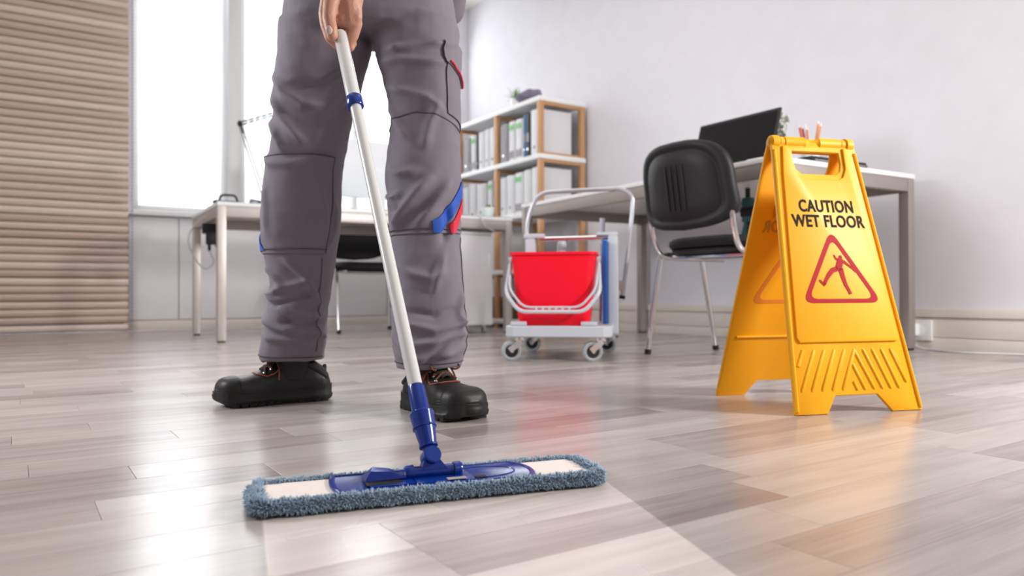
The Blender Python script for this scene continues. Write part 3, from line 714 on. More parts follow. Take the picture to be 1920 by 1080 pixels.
# ================================================================ caution sign
sd = V(.94460474, -.32821012, 0); sn = V(.32821012, .94460474, 0); so = V(1.319, .953, 0)
sign = thing('caution_sign', 'yellow folding floor sign reading CAUTION WET FLOOR', 'sign', so+sn*.155+sd*.154)
sloc = sign.location.copy(); DZ = .592; LN = .150
def panel_matrix(back):
    up = V(0, 0, DZ)+(sn*LN*(-1 if back else 1)); s_len = up.length; up.normalize()
    x = -sd if back else sd; o = (so+sn*.31+sd*.308) if back else so
    y = up.cross(x)                      # local +Y looks into the folded sign, -Y outwards
    m = Matrix((x, y, up)).transposed().to_4x4(); m.translation = o-sloc
    return m, -y
SL = math.hypot(DZ, LN)
def ex(s): return .046*s/.605        # left edge x at height s
outline = [(0, 0), (.077, 0), (.101, .037), (.204, .037), (.234, 0), (.308, 0), (.262, .600), (.256, .608), (.052, .608), (.046, .600)]
hole = [(.095, .585), (.094, .560), (.098, .542), (.110, .531), (.200, .531), (.212, .540), (.217, .558), (.216, .585)]
def cut(o, poly, y0=-.05, y1=.05, inv=None):
    c = MB().prism(poly, y0, y1).build('cutter', None, None, False)
    md = o.modifiers.new('b', 'BOOLEAN'); md.object = c; md.solver = 'EXACT'; md.operation = 'DIFFERENCE'
    bv = o.modifiers.new('v', 'BEVEL'); bv.width = .0022; bv.segments = 2; bv.limit_method = 'ANGLE'; bv.angle_limit = math.radians(40)
    dg = bpy.context.evaluated_depsgraph_get(); dg.update(); me = bpy.data.meshes.new_from_object(o.evaluated_get(dg)); o.modifiers.clear(); o.data = me
    bpy.data.objects.remove(c)
    for p in me.polygons: p.use_smooth = True
    for e in me.edges: pass
    me.set_sharp_from_angle(angle=math.radians(35))
def text_mesh(body, size, font_w=1.0, off=0.0011):
    cu = bpy.data.curves.new('t', 'FONT'); cu.body = body; cu.size = size; cu.align_x = 'CENTER'; cu.offset = off; cu.space_character = 1.07; cu.extrude = .0003; cu.resolution_u = 4
    o = bpy.data.objects.new('t', cu); COL.objects.link(o); dg = bpy.context.evaluated_depsgraph_get(); dg.update()
    me = bpy.data.meshes.new_from_object(o.evaluated_get(dg)); bpy.data.objects.remove(o); return me
def rounded_poly(pts, r, k=6):
    out = []; n = len(pts)
    for i in range(n):
        a, b, c = Vector(pts[i-1]), Vector(pts[i]), Vector(pts[(i+1) % n]); da = (a-b).normalized(); dc = (c-b).normalized()
        ang = da.angle(dc); t = min(r/math.tan(ang/2), (a-b).length*.45, (c-b).length*.45); p = b+da*t; q = b+dc*t
        for j in range(k+1): u = j/k; z = p*(1-u)**2+b*2*u*(1-u)+q*u*u; out.append((z.x, z.y))
    return out
for back in (False, True):
    pm, nout = panel_matrix(back)
    out_y = -1
    pn = MB().prism(outline, -.004*out_y, .004*out_y).build('panel', M['yellow'], None, False)
    cut(pn, hole); pn.parent = sign
    pn.matrix_local = pm
    def sub(mb, nm, m, sm=True):
        o = mb.build(nm, m, pn, sm); return o
    Y0, Y1 = .0041*out_y, .0085*out_y
    face = rounded_poly([(.028, .148), (.280, .148), (.238, .545), (.070, .545)], .012)
    # raised face with shoulders round the handle opening
    shoulder = [(.028, .158), (.034, .148), (.274, .148), (.280, .158), (.2465, .528), (.238, .596), (.226, .596), (.224, .545), (.214, .524), (.200, .517), (.112, .517), (.098, .524), (.090, .540), (.084, .596), (.070, .596), (.0605, .528)]
    f = MB().prism(shoulder, Y0, Y1).build('raised_face', M['yellow'], pn, False)
    bv = f.modifiers.new('v', 'BEVEL'); bv.width = .0028; bv.segments = 3; bv.limit_method = 'ANGLE'; bv.angle_limit = math.radians(35)
    evaluated(f, []); f.data.set_sharp_from_angle(angle=math.radians(50))
    for side in (0, 1):
        def mxp(x): return .308-x if side else x
        sub(MB().tube([V(mxp(.0045), .004*out_y, .006), V(mxp(.0045+.0455), .004*out_y, .585)], .0042, 8), 'edge_rim', M['yellow'])
    # diagonal grip ribs below the face
    def rib(x0, s0, x1, s1): sub(MB().tube([V(x0, .0016*out_y, s0), V(x0*.95+x1*.05, .0016*out_y, s0*.95+s1*.05), V(x0*.05+x1*.95, .0016*out_y, s0*.05+s1*.95), V(x1, .0016*out_y, s1)], [.003, .0052, .0052, .003], 10), 'grip_rib', M['yellow'])
    rib(.022, .098, .041, .134)
    for i in range(5): rib(.022+.0245*i, .046, .068+.0245*i, .134)
    for i in range(5): rib(.163+.0228*i, .134, .199+.0205*i, .046+(.012 if i == 4 else 0))
    rib(.256, .134, .272, .098); rib(.154, .104, .176, .046); rib(.150, .066, .157, .046)
    # inside ledge
    sub(MB().tube([V(.030, -.005*out_y, .150), V(.278, -.005*out_y, .150)], .0032, 8), 'inner_ledge', M['yellow'])
    sub(MB().tube([V(.026, -.0045*out_y, .150), V(.064, -.0045*out_y, .50)], .0018, 6), 'inner_ledge', M['yellow'])
    # printing
    def place_text(body, size, cx, s, wfit, m, y, mirror=False, nm='lettering'):
        me = text_mesh(body, size); xs = [v.co.x for v in me.vertices]; w = max(xs)-min(xs); k = wfit/w; c = (max(xs)+min(xs))/2
        for v in me.vertices:
            xx = (v.co.x-c)*k; 
            if mirror: xx = -xx
            v.co = V(cx+(xx), y+v.co.z*out_y, s+v.co.y)
        # outward face reads left to right when X grows to the right seen from outside
        me.materials.append(m); o = bpy.data.objects.new(nm, me); COL.objects.link(o); o.parent = pn; return o
    yt = Y1+.0005*out_y
    place_text('CAUTION', .0385, .1545, .4395, .138, M['textblack'], yt)
    place_text('WET FLOOR', .0385, .1545, .4045, .184, M['textblack'], yt)
    # triangle
    tri_o = rounded_poly([(.1545, .398), (.0555, .2325), (.2535, .2325)], .016, 8); cxy = (.1545, .284)
    tri_i = [(cxy[0]+(x-cxy[0])*.825, cxy[1]+(z-cxy[1])*.825) for x, z in tri_o]
    def ringmesh(po, pi, y, h, m, nm):
        n = len(po); vs = [V(x, y, z) for x, z in po]+[V(x, y, z) for x, z in pi]+[V(x, y+h, z) for x, z in po]+[V(x, y+h, z) for x, z in pi]; fs = []
        for i in range(n):
            j = (i+1) % n; fs += [(i, j, n+j, n+i), (2*n+i, 2*n+j, 3*n+j, 3*n+i), (i, j, 2*n+j, 2*n+i), (n+i, n+j, 3*n+j, 3*n+i)]
        sub(MB().add(vs, fs), nm, m, False)
    ringmesh(tri_o, tri_i, Y1+.0002*out_y, .0005*out_y, M['textred'], 'warning_triangle')
    # falling figure: limbs as flat tapered strokes
    fig = MB()
    def stroke(pts, ws):
        pts = [Vector(p) for p in pts]; L_, R2 = [], []
        for i, p in enumerate(pts):
            d = (pts[min(i+1, len(pts)-1)]-pts[max(i-1, 0)]).normalized(); nn = V(d.z, 0, -d.x); L_.append(p+nn*ws[i]); R2.append(p-nn*ws[i])
        n = len(pts); h = V(0, .0004*out_y, 0); vs = L_+R2+[v+h for v in L_]+[v+h for v in R2]; fs = []
        for i in range(n-1): fs += [(i, i+1, n+i+1, n+i), (2*n+i, 2*n+i+1, 3*n+i+1, 3*n+i), (i, i+1, 2*n+i+1, 2*n+i), (n+i, n+i+1, 3*n+i+1, 3*n+i)]
        fs += [(0, n, 3*n, 2*n), (n-1, 2*n-1, 4*n-1, 3*n-1)]; fig.add(vs, fs)
    def q(px, py): return V(.1575+(px+.147*(905-py)-512)*.000290, Y1+.0006*out_y, .2365+(925-py)*.000270)
    stroke([q(470, 655), q(425, 670), q(395, 705), q(370, 745), q(350, 790)], [.0060, .0056, .0050, .0040, .0035])
    stroke([q(358, 795), q(335, 775), q(310, 752)], [.0035, .0030, .0022])
    stroke([q(495, 655), q(512, 720), q(535, 790), q(560, 835), q(575, 868)], [.0062, .0054, .0044, .0036, .0038])
    stroke([q(500, 572), q(490, 610), q(480, 650), q(478, 668)], [.0060, .0078, .0076, .0060])
    stroke([q(480, 585), q(455, 570), q(440, 540)], [.0030, .0022, .0014])
    stroke([q(520, 595), q(555, 620), q(600, 655), q(628, 684)], [.0036, .0026, .0020, .0016])
    hc = q(498, 562); fig.prism([(hc.x+.0042*math.cos(2*PI*k/14), hc.z+.0048*math.sin(2*PI*k/14)) for k in range(14)], Y1+.0003*out_y, Y1+.0008*out_y)
    stroke([q(488, 558), q(508, 555)], [.0028, .0028])
    fig.build('falling_figure', M['textred'], pn, False)
    # print showing faintly through on the inside
    yi = -.0048*out_y
    place_text('CAUTION', .0385, .1545, .4395, .138, M['txtback'], yi, nm='show_through_lettering')
    place_text('WET FLOOR', .0385, .1545, .4045, .184, M['txtback'], yi, nm='show_through_lettering')
    ringmesh(tri_o, tri_i, -.0042*out_y, -.0004*out_y, M['triback'], 'show_through_triangle')
# handle bar with centre notch along the apex
ap = so+sn*.155-sloc
def A(x, dy, z): return ap+sd*x+sn*dy+V(0, 0, z)
zb = .588
pts = [A(.082, 0, zb), A(.125, 0, zb), A(.132, 0, zb), A(.138, 0, zb), A(.162, 0, zb), A(.170, 0, zb), A(.176, 0, zb), A(.226, 0, zb)]
MB().tube(pts, [.0145, .0145, .0155, .0100, .0100, .0155, .0145, .0145], 20).build('handle_bar', M['yellow'], sign)
MB().tube([A(.046, 0, zb), A(.050, 0, zb), A(.058, 0, zb), A(.066, 0, zb)], [.008, .0155, .0165, .0165], 18).build('hinge_knuckle', M['yellow'], sign)
MB().tube([A(.070, 0, zb), A(.079, 0, zb)], .0135, 18).build('hinge_knuckle', M['yellow'], sign)
MB().tube([A(.229, 0, zb), A(.238, 0, zb)], .0135, 18).build('hinge_knuckle', M['yellow'], sign)
MB().tube([A(.242, 0, zb), A(.252, 0, zb), A(.258, 0, zb), A(.262, 0, zb)], [.0165, .0165, .0155, .008], 18).build('hinge_knuckle', M['yellow'], sign)
MB().tube([A(.046, 0, zb+.004), A(.262, 0, zb+.004)], .0072, 12).build('hinge_rod', M['yellow'], sign)

# ================================================================ flat mop
mang = math.atan2(-.238, .971)
mo = V(.971*.229+.238*.932, -.238*.229+.971*.932, 0)
mop = thing('flat_mop', 'flat floor mop with blue joint, white telescopic handle and blue grey microfibre pad', 'mop', mo, mang)
mi = (Matrix.Translation(mo) @ Matrix.Rotation(mang, 4, 'Z')).inverted()
def ml(a, b, z): return V(a-.229, b-.932, z)
def mw(p): return mi @ Vector(p)
MB().prism([(p[0], p[1]) for p in rrect(.205, .040, .008, 4)], 0, .006, map=Matrix(((1, 0, 0, 0), (0, 0, 1, 0), (0, 1, 0, .0105), (0, 0, 0, 1)))).build('pad_cloth', M['pad'], mop)
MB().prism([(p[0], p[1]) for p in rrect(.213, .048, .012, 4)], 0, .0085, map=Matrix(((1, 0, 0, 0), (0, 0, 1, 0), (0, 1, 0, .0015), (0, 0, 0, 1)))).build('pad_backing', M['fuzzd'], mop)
# fringe: core roll plus thousands of short tufts
fpath = [V(x, y, .0108) for x, y in rrect(.212, .0475, .014, 6)]
fz = MB(); dense = []
for i in range(len(fpath)):
    a, b = fpath[i], fpath[(i+1) % len(fpath)]; n = max(1, int((b-a).length/.004))
    for k in range(n): dense.append(a+(b-a)*(k/n))
rad = [.0072+.0014*noise.noise(p*40) for p in dense]
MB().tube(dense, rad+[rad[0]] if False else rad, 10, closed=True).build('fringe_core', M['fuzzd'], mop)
rf = random.Random(21); nd = len(dense)
tv, tf = [], []
for i in range(15000):
    u = rf.random()*nd; j = int(u); f = u-j; p = dense[j].lerp(dense[(j+1) % nd], f); tg = (dense[(j+1) % nd]-dense[j]).normalized()
    outw = V(tg.y, -tg.x, 0); 
    if outw.dot(V(p.x*.2, p.y, 0)) < 0: outw = -outw
    th = rf.uniform(-.9, 3.7); clump = noise.noise(p*110+V(0, 0, th*1.3))
    d = (outw*math.cos(th)+V(0, 0, 1)*math.sin(th)+tg*rf.uniform(-.35, .35)).normalized()
    r0 = .0060; base = p+d*r0; L = .0050+.0032*clump+rf.uniform(-.001, .0015)
    corner = max(0, abs(p.x)-.195)/.02; L *= 1+.5*min(1, corner)
    tip = base+d*L+V(rf.uniform(-.0016, .0016), rf.uniform(-.0016, .0016), rf.uniform(-.0022, .0004))
    if tip.z < .0006: tip.z = .0006
    if base.z < .0008: base.z = .0008
    s = d.cross(tg).normalized(); w = .0010; b0 = len(tv)
    tv += [tuple(base+tg*w), tuple(base-tg*w*.5+s*w*.8), tuple(base-tg*w*.5-s*w*.8), tuple(base.lerp(tip, .6)+tg*w*1.05), tuple(base.lerp(tip, .6)-tg*w*.6+s*w*.8), tuple(base.lerp(tip, .6)-tg*w*.6-s*w*.8), tuple(tip)]
    tf += [tuple(b0+q for q in f_) for f_ in ((0, 1, 4, 3), (1, 2, 5, 4), (2, 0, 3, 5), (3, 4, 6), (4, 5, 6), (5, 3, 6))]
me = bpy.data.meshes.new('microfibre_fringe'); me.from_pydata(tv, [], tf); me.materials.append(M['fuzz'])
for p in me.polygons: p.use_smooth = True
fo = bpy.data.objects.new('microfibre_fringe', me); COL.objects.link(fo); fo.parent = mop; fo['kind'] = 'stuff'
# plate with bowed ends
def plate_poly(x0, x1, hy, bow):
    p = []
    for k in range(9): s = -1+2*k/8; p.append((x1+bow*(1-s*s)-.004*(s > .99), hy*s))
    for k in range(9): s = 1-2*k/8; p.append((x0-bow*.4*(1-s*s), hy*s))
    return p
plm = Matrix(((1, 0, 0, 0), (0, 0, 1, 0), (0, 1, 0, 0), (0, 0, 0, 1)))
po = plate_poly(-.124, .121, .0425, .012)
lip = MB().loft([[V(x*k, y*k, z) for x, y in po] for k, z in ((.995, .0150), (1, .0160), (1, .0185), (.99, .0198), (.955, .0202), (.94, .0188), (.2, .0188))]).build('plate', M['blue'], mop)
MB().prism([(-.085, -.034), (-.030, -.034), (-.030, .030), (-.085, .030)], .0189, .0206, map=plm).build('plate_rib', M['blue'], mop)
MB().box(-.028, .045, -.036, .034, .0189, .0203, .0006).build('centre_block', M['blue'], mop)
MB().box(-.088, -.046, -.028, -.004, .0190, .0212, .0008).build('clip_opening', M['black'], mop)
# lever wedge
lv = [V(-.088, -.010, .0213), V(-.088, .018, .0213), V(-.038, .012, .0225), V(-.036, -.012, .0225), V(-.080, -.006, .0325), V(-.075, .014, .0335), V(-.055, .010, .031), V(-.055, -.008, .0305)]
MB().add(lv, [(0, 1, 2, 3), (0, 4, 5, 1), (4, 7, 6, 5), (7, 3, 2, 6), (0, 3, 7, 4), (1, 5, 6, 2)]).build('release_lever', M['blue'], mop, False)
MB().box(.010, .034, -.0365, -.0362+.010, .0216, .0221).build('clip_slot', M['alu'], mop, False)
MB().box(.048, .062, -.030, -.020, .0189, .0198).build('plate_slot', M['black'], mop, False)
MB().tube([(.066+.042*math.cos(t*.2), .03*math.sin(t*.2)*.9, .0189) for t in range(0, 32)], .0009, 5, closed=True).build('plate_emboss', M['blue'], mop)
# horizontal swivel cylinder
cyz = .0250
MB().tube([(-.033, 0, cyz), (.033, 0, cyz)], .0078, 18).build('swivel_cylinder', M['blue'], mop)
for s in (-1, 1):
    MB().tube([(s*.026, 0, cyz), (s*.034, 0, cyz), (s*.037, 0, cyz)], [.0100, .0102, .0085], 18).build('cylinder_cap', M['blue'], mop)
    MB().box(s*.030-.004, s*.030+.004, -.009, .009, .0216, .027, .001).build('cylinder_mount', M['blue'], mop)
# pole in world coordinates -> local
PT = V(.488, 1.292, .719); PB = V(.447, .905, .124); pd = (PB-PT).normalized()
def pole(s): return mw(PB+pd*s)     # s>0 towards the floor
pdl = (mi.to_3x3() @ pd).normalized(); px_ = pdl.cross(V(0, 0, 1)).normalized(); py_ = pdl.cross(px_)
MB().tube([pole(s) for s in (-.004, 0, .030, .0335, .0345, .037, .055, .0555, .058, .0585, .080, .0805, .0835, .084)], [.0100, .0114, .0118, .0120, .0140, .0162, .0148, .0158, .0158, .0142, .0112, .0122, .0122, .0102], 24).build('threaded_sleeve', M['blue'], mop, ang=30)
pv = pole(.096)
MB().tube([pole(.080), pole(.097)], [.0085, .0080], 14).build('sleeve_neck', M['blue'], mop)
MB().tube([pv-px_*.0110, pv-px_*.0095, pv+px_*.0095, pv+px_*.0110], [.0100, .0115, .0115, .0100], 24).build('pivot_disc', M['blue'], mop) if False else MB().tube([pv-py_*.0105, pv-py_*.0090, pv+py_*.0090, pv+py_*.0105], [.0100, .0115, .0115, .0100], 24).build('pivot_disc', M['blue'], mop)
yk = V(0, 0, cyz+.004)
MB().loft([[Vector(c)+V(x*k, y*k2, 0) for x, y in ((-1, -1), (1, -1), (1, 1), (-1, 1))] for c, k, k2 in ((yk, .017, .0075), (yk+(pv-yk)*.45, .013, .007), (pv, .0085, .006))]).build('yoke', M['blue'], mop)
MB().tube([pole(-.003), pole(-.571)], .0095, 28).build('lower_tube', M['polew'], mop)
sR = -(PB-V(.475, 1.196, .574)).length
MB().tube([pole(sR+.013), pole(sR+.011), pole(sR-.008), pole(sR-.010)], [.0125, .0140, .0140, .0125], 28).build('lock_ring', M['blue'], mop)
sT = -(PB-PT).length
MB().tube([pole(sR-.009), pole(sT+.008), pole(sT+.002), pole(sT-.0)], [.0120, .0120, .0105, .006], 28).build('upper_tube', M['polew'], mop)
# ================================================================ person
RV = V(.8331, -.5531, 0); FV = V(.5531, .8331, 0)      # across the figure, and from its front to its back
LEGL = [(0.581, 1.627, 0.795, 0.1015), (0.577, 1.634, 0.766, 0.098), (0.572, 1.642, 0.731, 0.0945), (0.568, 1.649, 0.696, 0.0914), (0.564, 1.657, 0.655, 0.0872), (0.56, 1.665, 0.614, 0.0843), (0.555, 1.674, 0.566, 0.0837), (0.551, 1.683, 0.519, 0.0836), (0.55, 1.69, 0.471, 0.0852), (0.549, 1.696, 0.423, 0.0859), (0.549, 1.701, 0.386, 0.0842), (0.549, 1.705, 0.356, 0.0813), (0.549, 1.708, 0.335, 0.0793), (0.55, 1.708, 0.325, 0.0774), (0.551, 1.71, 0.307, 0.074), (0.553, 1.712, 0.282, 0.0697), (0.554, 1.715, 0.252, 0.0655), (0.549, 1.722, 0.221, 0.0687), (0.547, 1.727, 0.19, 0.0698), (0.547, 1.731, 0.159, 0.0699), (0.544, 1.735, 0.134, 0.0723), (0.541, 1.74, 0.113, 0.0722), (0.541, 1.743, 0.095, 0.0708)]
LEGR = [(0.741, 1.494, 0.787, 0.0924), (0.743, 1.49, 0.757, 0.0892), (0.746, 1.485, 0.721, 0.0841), (0.749, 1.48, 0.685, 0.079), (0.751, 1.475, 0.643, 0.0741), (0.751, 1.472, 0.601, 0.0734), (0.748, 1.47, 0.554, 0.0772), (0.745, 1.468, 0.507, 0.0794), (0.745, 1.464, 0.46, 0.0779), (0.745, 1.46, 0.413, 0.0756), (0.745, 1.457, 0.378, 0.0747), (0.745, 1.456, 0.36, 0.0749), (0.745, 1.455, 0.352, 0.0748), (0.746, 1.453, 0.331, 0.0747), (0.747, 1.45, 0.303, 0.0745), (0.747, 1.447, 0.274, 0.0753), (0.746, 1.445, 0.239, 0.0772), (0.744, 1.443, 0.205, 0.079), (0.745, 1.44, 0.171, 0.0794), (0.744, 1.437, 0.137, 0.0794), (0.742, 1.436, 0.108, 0.0721), (0.74, 1.436, 0.091, 0.0676)]
body_loc = V(.66, 1.56, 0)
def leg_at(LEG, z):
    if z >= LEG[0][2]: r = LEG[0]; return V(r[0], r[1], z), r[3]
    for i in range(len(LEG)-1):
        a, b = LEG[i], LEG[i+1]
        if a[2] >= z >= b[2]:
            t = (a[2]-z)/(a[2]-b[2]); return V(a[0]+(b[0]-a[0])*t, a[1]+(b[1]-a[1])*t, z), a[3]+(b[3]-a[3])*t
    r = LEG[-1]; return V(r[0], r[1], z), r[3]
def leg_pt(LEG, z, ang, off=0):     # ang 0 = right of the picture, 90 deg = back, -90 = front
    c, h = leg_at(LEG, z); c0 = math.cos(ang); s0 = math.sin(ang)
    e = .88; k = 1.04
    return c+RV*(h+off)*math.copysign(abs(c0)**e, c0)+FV*(h*k+off)*math.copysign(abs(s0)**e, s0)
# folds: polylines on the front of the cloth: (leg, [(angle deg, z)...], width, height)
FOLDS = []
def fold(LEG, pts, w, h):
    h *= 1.55; w *= .74; FOLDS.append(([leg_pt(LEG, z, math.radians(a)) for a, z in pts], w, h))
# left-of-picture leg
for pts, w, h in [
    ([(-170, .265), (-130, .238), (-90, .212), (-50, .20), (-15, .205)], .011, .010), ([(-165, .235), (-120, .262), (-80, .275), (-40, .300)], .010, .007),
    ([(-175, .205), (-130, .185), (-90, .170), (-40, .165), (-5, .18)], .010, .009), ([(-170, .165), (-120, .150), (-80, .148), (-30, .135)], .010, .007),
    ([(-100, .33), (-70, .29), (-45, .245), (-30, .215)], .009, .008), ([(-150, .315), (-125, .29), (-100, .26)], .009, .006),
    ([(-150, .225), (-110, .226), (-70, .245), (-30, .26)], .008, -.007), ([(-150, .180), (-90, .19), (-40, .185)], .008, -.007), ([(-60, .13), (-30, .16), (0, .15)], .009, .007),
    ([(-160, .735), (-120, .69), (-90, .66), (-60, .655)], .014, .009), ([(-160, .70), (-125, .645), (-95, .60), (-80, .575)], .013, .009), ([(-40, .74), (-70, .70), (-110, .69)], .012, -.008),
    ([(-165, .64), (-130, .60), (-105, .555)], .012, .007), ([(-165, .56), (-130, .535), (-90, .53), (-50, .55)], .012, .006), ([(-20, .72), (-50, .64), (-70, .56)], .013, .006),
    ([(-60, .50), (-45, .44), (-40, .38)], .012, .006), ([(-140, .50), (-130, .44), (-128, .38)], .011, .004), ([(-20, .46), (-15, .40), (-25, .35)], .010, .005)]: fold(LEGL, pts, w, h)
# right-of-picture leg
for pts, w, h in [
    ([(-165, .70), (-120, .68), (-80, .66), (-50, .63)], .011, .007), ([(-150, .745), (-110, .74), (-70, .735), (-30, .74)], .012, .008), ([(-165, .765), (-110, .765), (-60, .775), (-20, .785)], .009, .009),
    ([(-160, .665), (-130, .61), (-105, .57)], .012, .006), ([(-60, .66), (-80, .60), (-85, .545)], .012, .006), ([(-70, .50), (-95, .455), (-125, .41), (-140, .38)], .014, .011), ([(-40, .495), (-60, .46), (-80, .42), (-100, .385)], .012, .010),
    ([(-150, .52), (-120, .50), (-90, .505)], .010, .006), ([(-160, .46), (-140, .45), (-115, .46)], .008, .006), ([(-158, .43), (-138, .425), (-120, .43)], .008, -.005), ([(-50, .44), (-48, .39), (-60, .355)], .012, -.008),
    ([(-150, .32), (-110, .29), (-80, .28), (-50, .30)], .012, .006), ([(-60, .335), (-70, .29), (-80, .25)], .011, .007), ([(-160, .22), (-120, .19), (-80, .175), (-40, .185), (-5, .21)], .011, .009),
    ([(-165, .165), (-120, .142), (-80, .15), (-40, .165), (0, .165)], .010, .009), ([(-120, .215), (-80, .205), (-40, .22)], .009, -.007), ([(-150, .13), (-110, .118), (-60, .125), (-10, .14)], .009, .007),
    ([(-20, .26), (-35, .21), (-30, .16)], .010, .007), ([(-150, .255), (-130, .21), (-120, .17)], .010, .006), ([(-95, .10), (-70, .14), (-30, .18)], .010, -.006)]: fold(LEGR, pts, w, h)
# hip folds between crotch and pockets
CR = V(.66, 1.545, .80)
for pts, w, h in [
    ([CR+RV*.0+FV*-.11+V(0, 0, .01), CR+RV*.05+FV*-.125+V(0, 0, .035), CR+RV*.12+FV*-.11+V(0, 0, .045)], .010, .010), ([CR+FV*-.11+V(0, 0, .04), CR+RV*.07+FV*-.125+V(0, 0, .065), CR+RV*.15+FV*-.10+V(0, 0, .075)], .012, .008),
    ([CR+FV*-.115+V(0, 0, .0), CR+RV*-.06+FV*-.125+V(0, 0, -.02), CR+RV*-.13+FV*-.09+V(0, 0, -.015)], .012, .009), ([CR+FV*-.115+V(0, 0, .05), CR+RV*-.08+FV*-.13+V(0, 0, .03), CR+RV*-.16+FV*-.08+V(0, 0, .05)], .013, .008),
    ([CR+RV*.01+FV*-.12+V(0, 0, -.015), CR+RV*.06+FV*-.12+V(0, 0, .012), CR+RV*.13+FV*-.11+V(0, 0, .02)], .007, -.009)]: FOLDS.append((pts, w, h))
def fold_disp(p):
    d = 0
    for pts, w, h in FOLDS:
        if abs(p.z-pts[0].z) > .22: continue
        best = 9; bt = 0; n = len(pts)-1
        for i in range(n):
            q, t = seg_dist(p, pts[i], pts[i+1])
            if q < best: best = q; bt = (i+t)/n
        if best < 3.2*w: d += h*math.exp(-(best/w)**2)*min(1, 4*bt+.15, 4*(1-bt)+.15)
    d += .0030*noise.noise(V(p.x*14, p.y*14, p.z*10))+.0016*noise.noise(V(p.x*20, p.y*20, p.z*42))+.0010*noise.noise(p*45)
    return d
person = None
# --- body: one continuous surface from blended volumes
def remesh(mb, name, m, vox, parent, smooth_it=3, fac=.5, extra=()):
    o = mb.build(name, m, None, True)
    return evaluated(o, [('REMESH', dict(mode='VOXEL', voxel_size=vox, use_smooth_shade=True)), ('SMOOTH', dict(factor=fac, iterations=smooth_it))]+list(extra))
sh_c = V(.66, 1.56, 0)-FV*.09      # chest leans forward over the mop
neck = sh_c+V(0, 0, 1.40)-FV*.02
hd_c = sh_c+V(0, 0, 1.565)-FV*.07
b = MB()
def chain(pts): b.caps_chain([(Vector(p), r) for p, r in pts], 14)
hipc = V(.66, 1.56, .90)
b.ball(hipc+V(0, 0, .03), .150, .100, .10, 20, 14, Matrix((RV, FV, V(0, 0, 1))).transposed())
b.ball(hipc.lerp(sh_c+V(0, 0, 1.25), .5), .135, .095, .17, 20, 14, Matrix((RV, FV, V(0, 0, 1))).transposed())
b.ball(sh_c+V(0, 0, 1.22), .165, .105, .17, 20, 14, Matrix((RV, FV, V(0, 0, 1))).transposed())
for LEG, s in ((LEGL, -1), (LEGR, 1)):
    chain([(leg_at(LEG, .78)[0], .060), (leg_at(LEG, .47)[0], .055), (leg_at(LEG, .30)[0], .048), (leg_at(LEG, .10)[0]+V(0, 0, 0), .034), (leg_at(LEG, .10)[0]+V(0, 0, -.035), .032)])
chain([(sh_c+V(0, 0, 1.36), .06), (neck, .052), (hd_c+V(0, 0, -.03), .055)])
HM = Matrix((RV, FV, V(0, 0, 1))).transposed()
def H(x, y, z): return hd_c+RV*x+FV*y+V(0, 0, z)
b.ball(H(0, .012, .035), .073, .090, .085, 24, 18, HM); b.ball(H(0, -.022, -.035), .056, .062, .066, 20, 14, HM)
b.ball(H(0, -.092, -.015), .011, .016, .018, 12, 8, HM); b.ball(H(0, -.082, .005), .007, .012, .025, 12, 8, HM); b.ball(H(0, -.078, -.050), .022, .010, .006, 12, 8, HM); b.ball(H(0, -.077, -.060), .018, .010, .006, 12, 8, HM); b.ball(H(0, -.068, -.086), .02, .014, .014, 12, 8, HM)
for s in (-1, 1): b.ball(H(s*.075, .012, -.005), .008, .018, .028, 12, 8, HM); b.ball(H(s*.03, -.076, .026), .02, .010, .007, 12, 8, HM)
# arm that holds the mop
GP = PT                                  # top of the handle
wrist = V(.5115, 1.3225, .838)
shR = sh_c-RV*.165+V(0, 0, 1.33); elR = V(.437, 1.455, 1.075)
chain([(shR+RV*.05, .062), (shR, .055), (elR, .043), (wrist, .029)])
shL = sh_c+RV*.165+V(0, 0, 1.33); elL = sh_c+RV*.175+FV*.20+V(0, 0, 1.07); wrL = V(.66, 1.56, .90)+RV*.150+FV*.19
chain([(shL-RV*.05, .062), (shL, .055), (elL, .043), (wrL, .029)])
hand2 = wrL+V(0, 0, -.05)
chain([(wrL, .026), (hand2, .030)])
for i, (fx, L) in enumerate(((-.024, .070), (-.008, .078), (.008, .073), (.022, .058))):
    q = hand2+FV*fx+V(0, 0, -.02); chain([(q, .011), (q+V(0, 0, -L*.5)-RV*.004, .0095), (q+V(0, 0, -L)-RV*.018, .0078)])
chain([(hand2+FV*-.026+V(0, 0, .015), .013), (hand2+FV*-.042-RV*.012+V(0, 0, -.02), .010), (hand2+FV*-.04-RV*.016+V(0, 0, -.045), .0085)])
person = remesh(b, 'person', M['skin'], .0065, None, 4)
for v in person.data.vertices: v.co = v.co-body_loc
person.location = body_loc
tag(person, 'person in grey work trousers and black work shoes mopping the floor', 'person')
def PB_(mb, name, m, parent=None, **k):
    o = mb.build(name, m, None, **k); 
    for v in o.data.vertices: v.co = v.co-body_loc
    o.parent = parent or person; return o
# --- gripping hand, finer, grown from the same wrist
h = MB()
def hp_(x, d, z): return V(.488, 1.292, .719)+RV*x+FV*d+V(0, 0, z)   # relative to the handle top
def ch2(pts, n=14): h.caps_chain([(hp_(*p[:3]), p[3]) for p in pts], n)
# heel and palm sit over the end of the tube, to its right
ch2([(.024, .012, .130, .0280), (.018, .006, .085, .0265), (.015, .006, .055, .0245), (.017, .010, .030, .0195)])
ch2([(.010, .012, .090, .0250), (.004, .010, .055, .0230), (.004, .008, .030, .0185)])
ch2([(.026, .004, .060, .0130), (.029, .004, .030, .0108)])
# edge of the hand running down the right side of the tube
ch2([(.025, .012, .022, .0135), (.019, .018, .002, .0115), (.012, .022, -.012, .0085)])
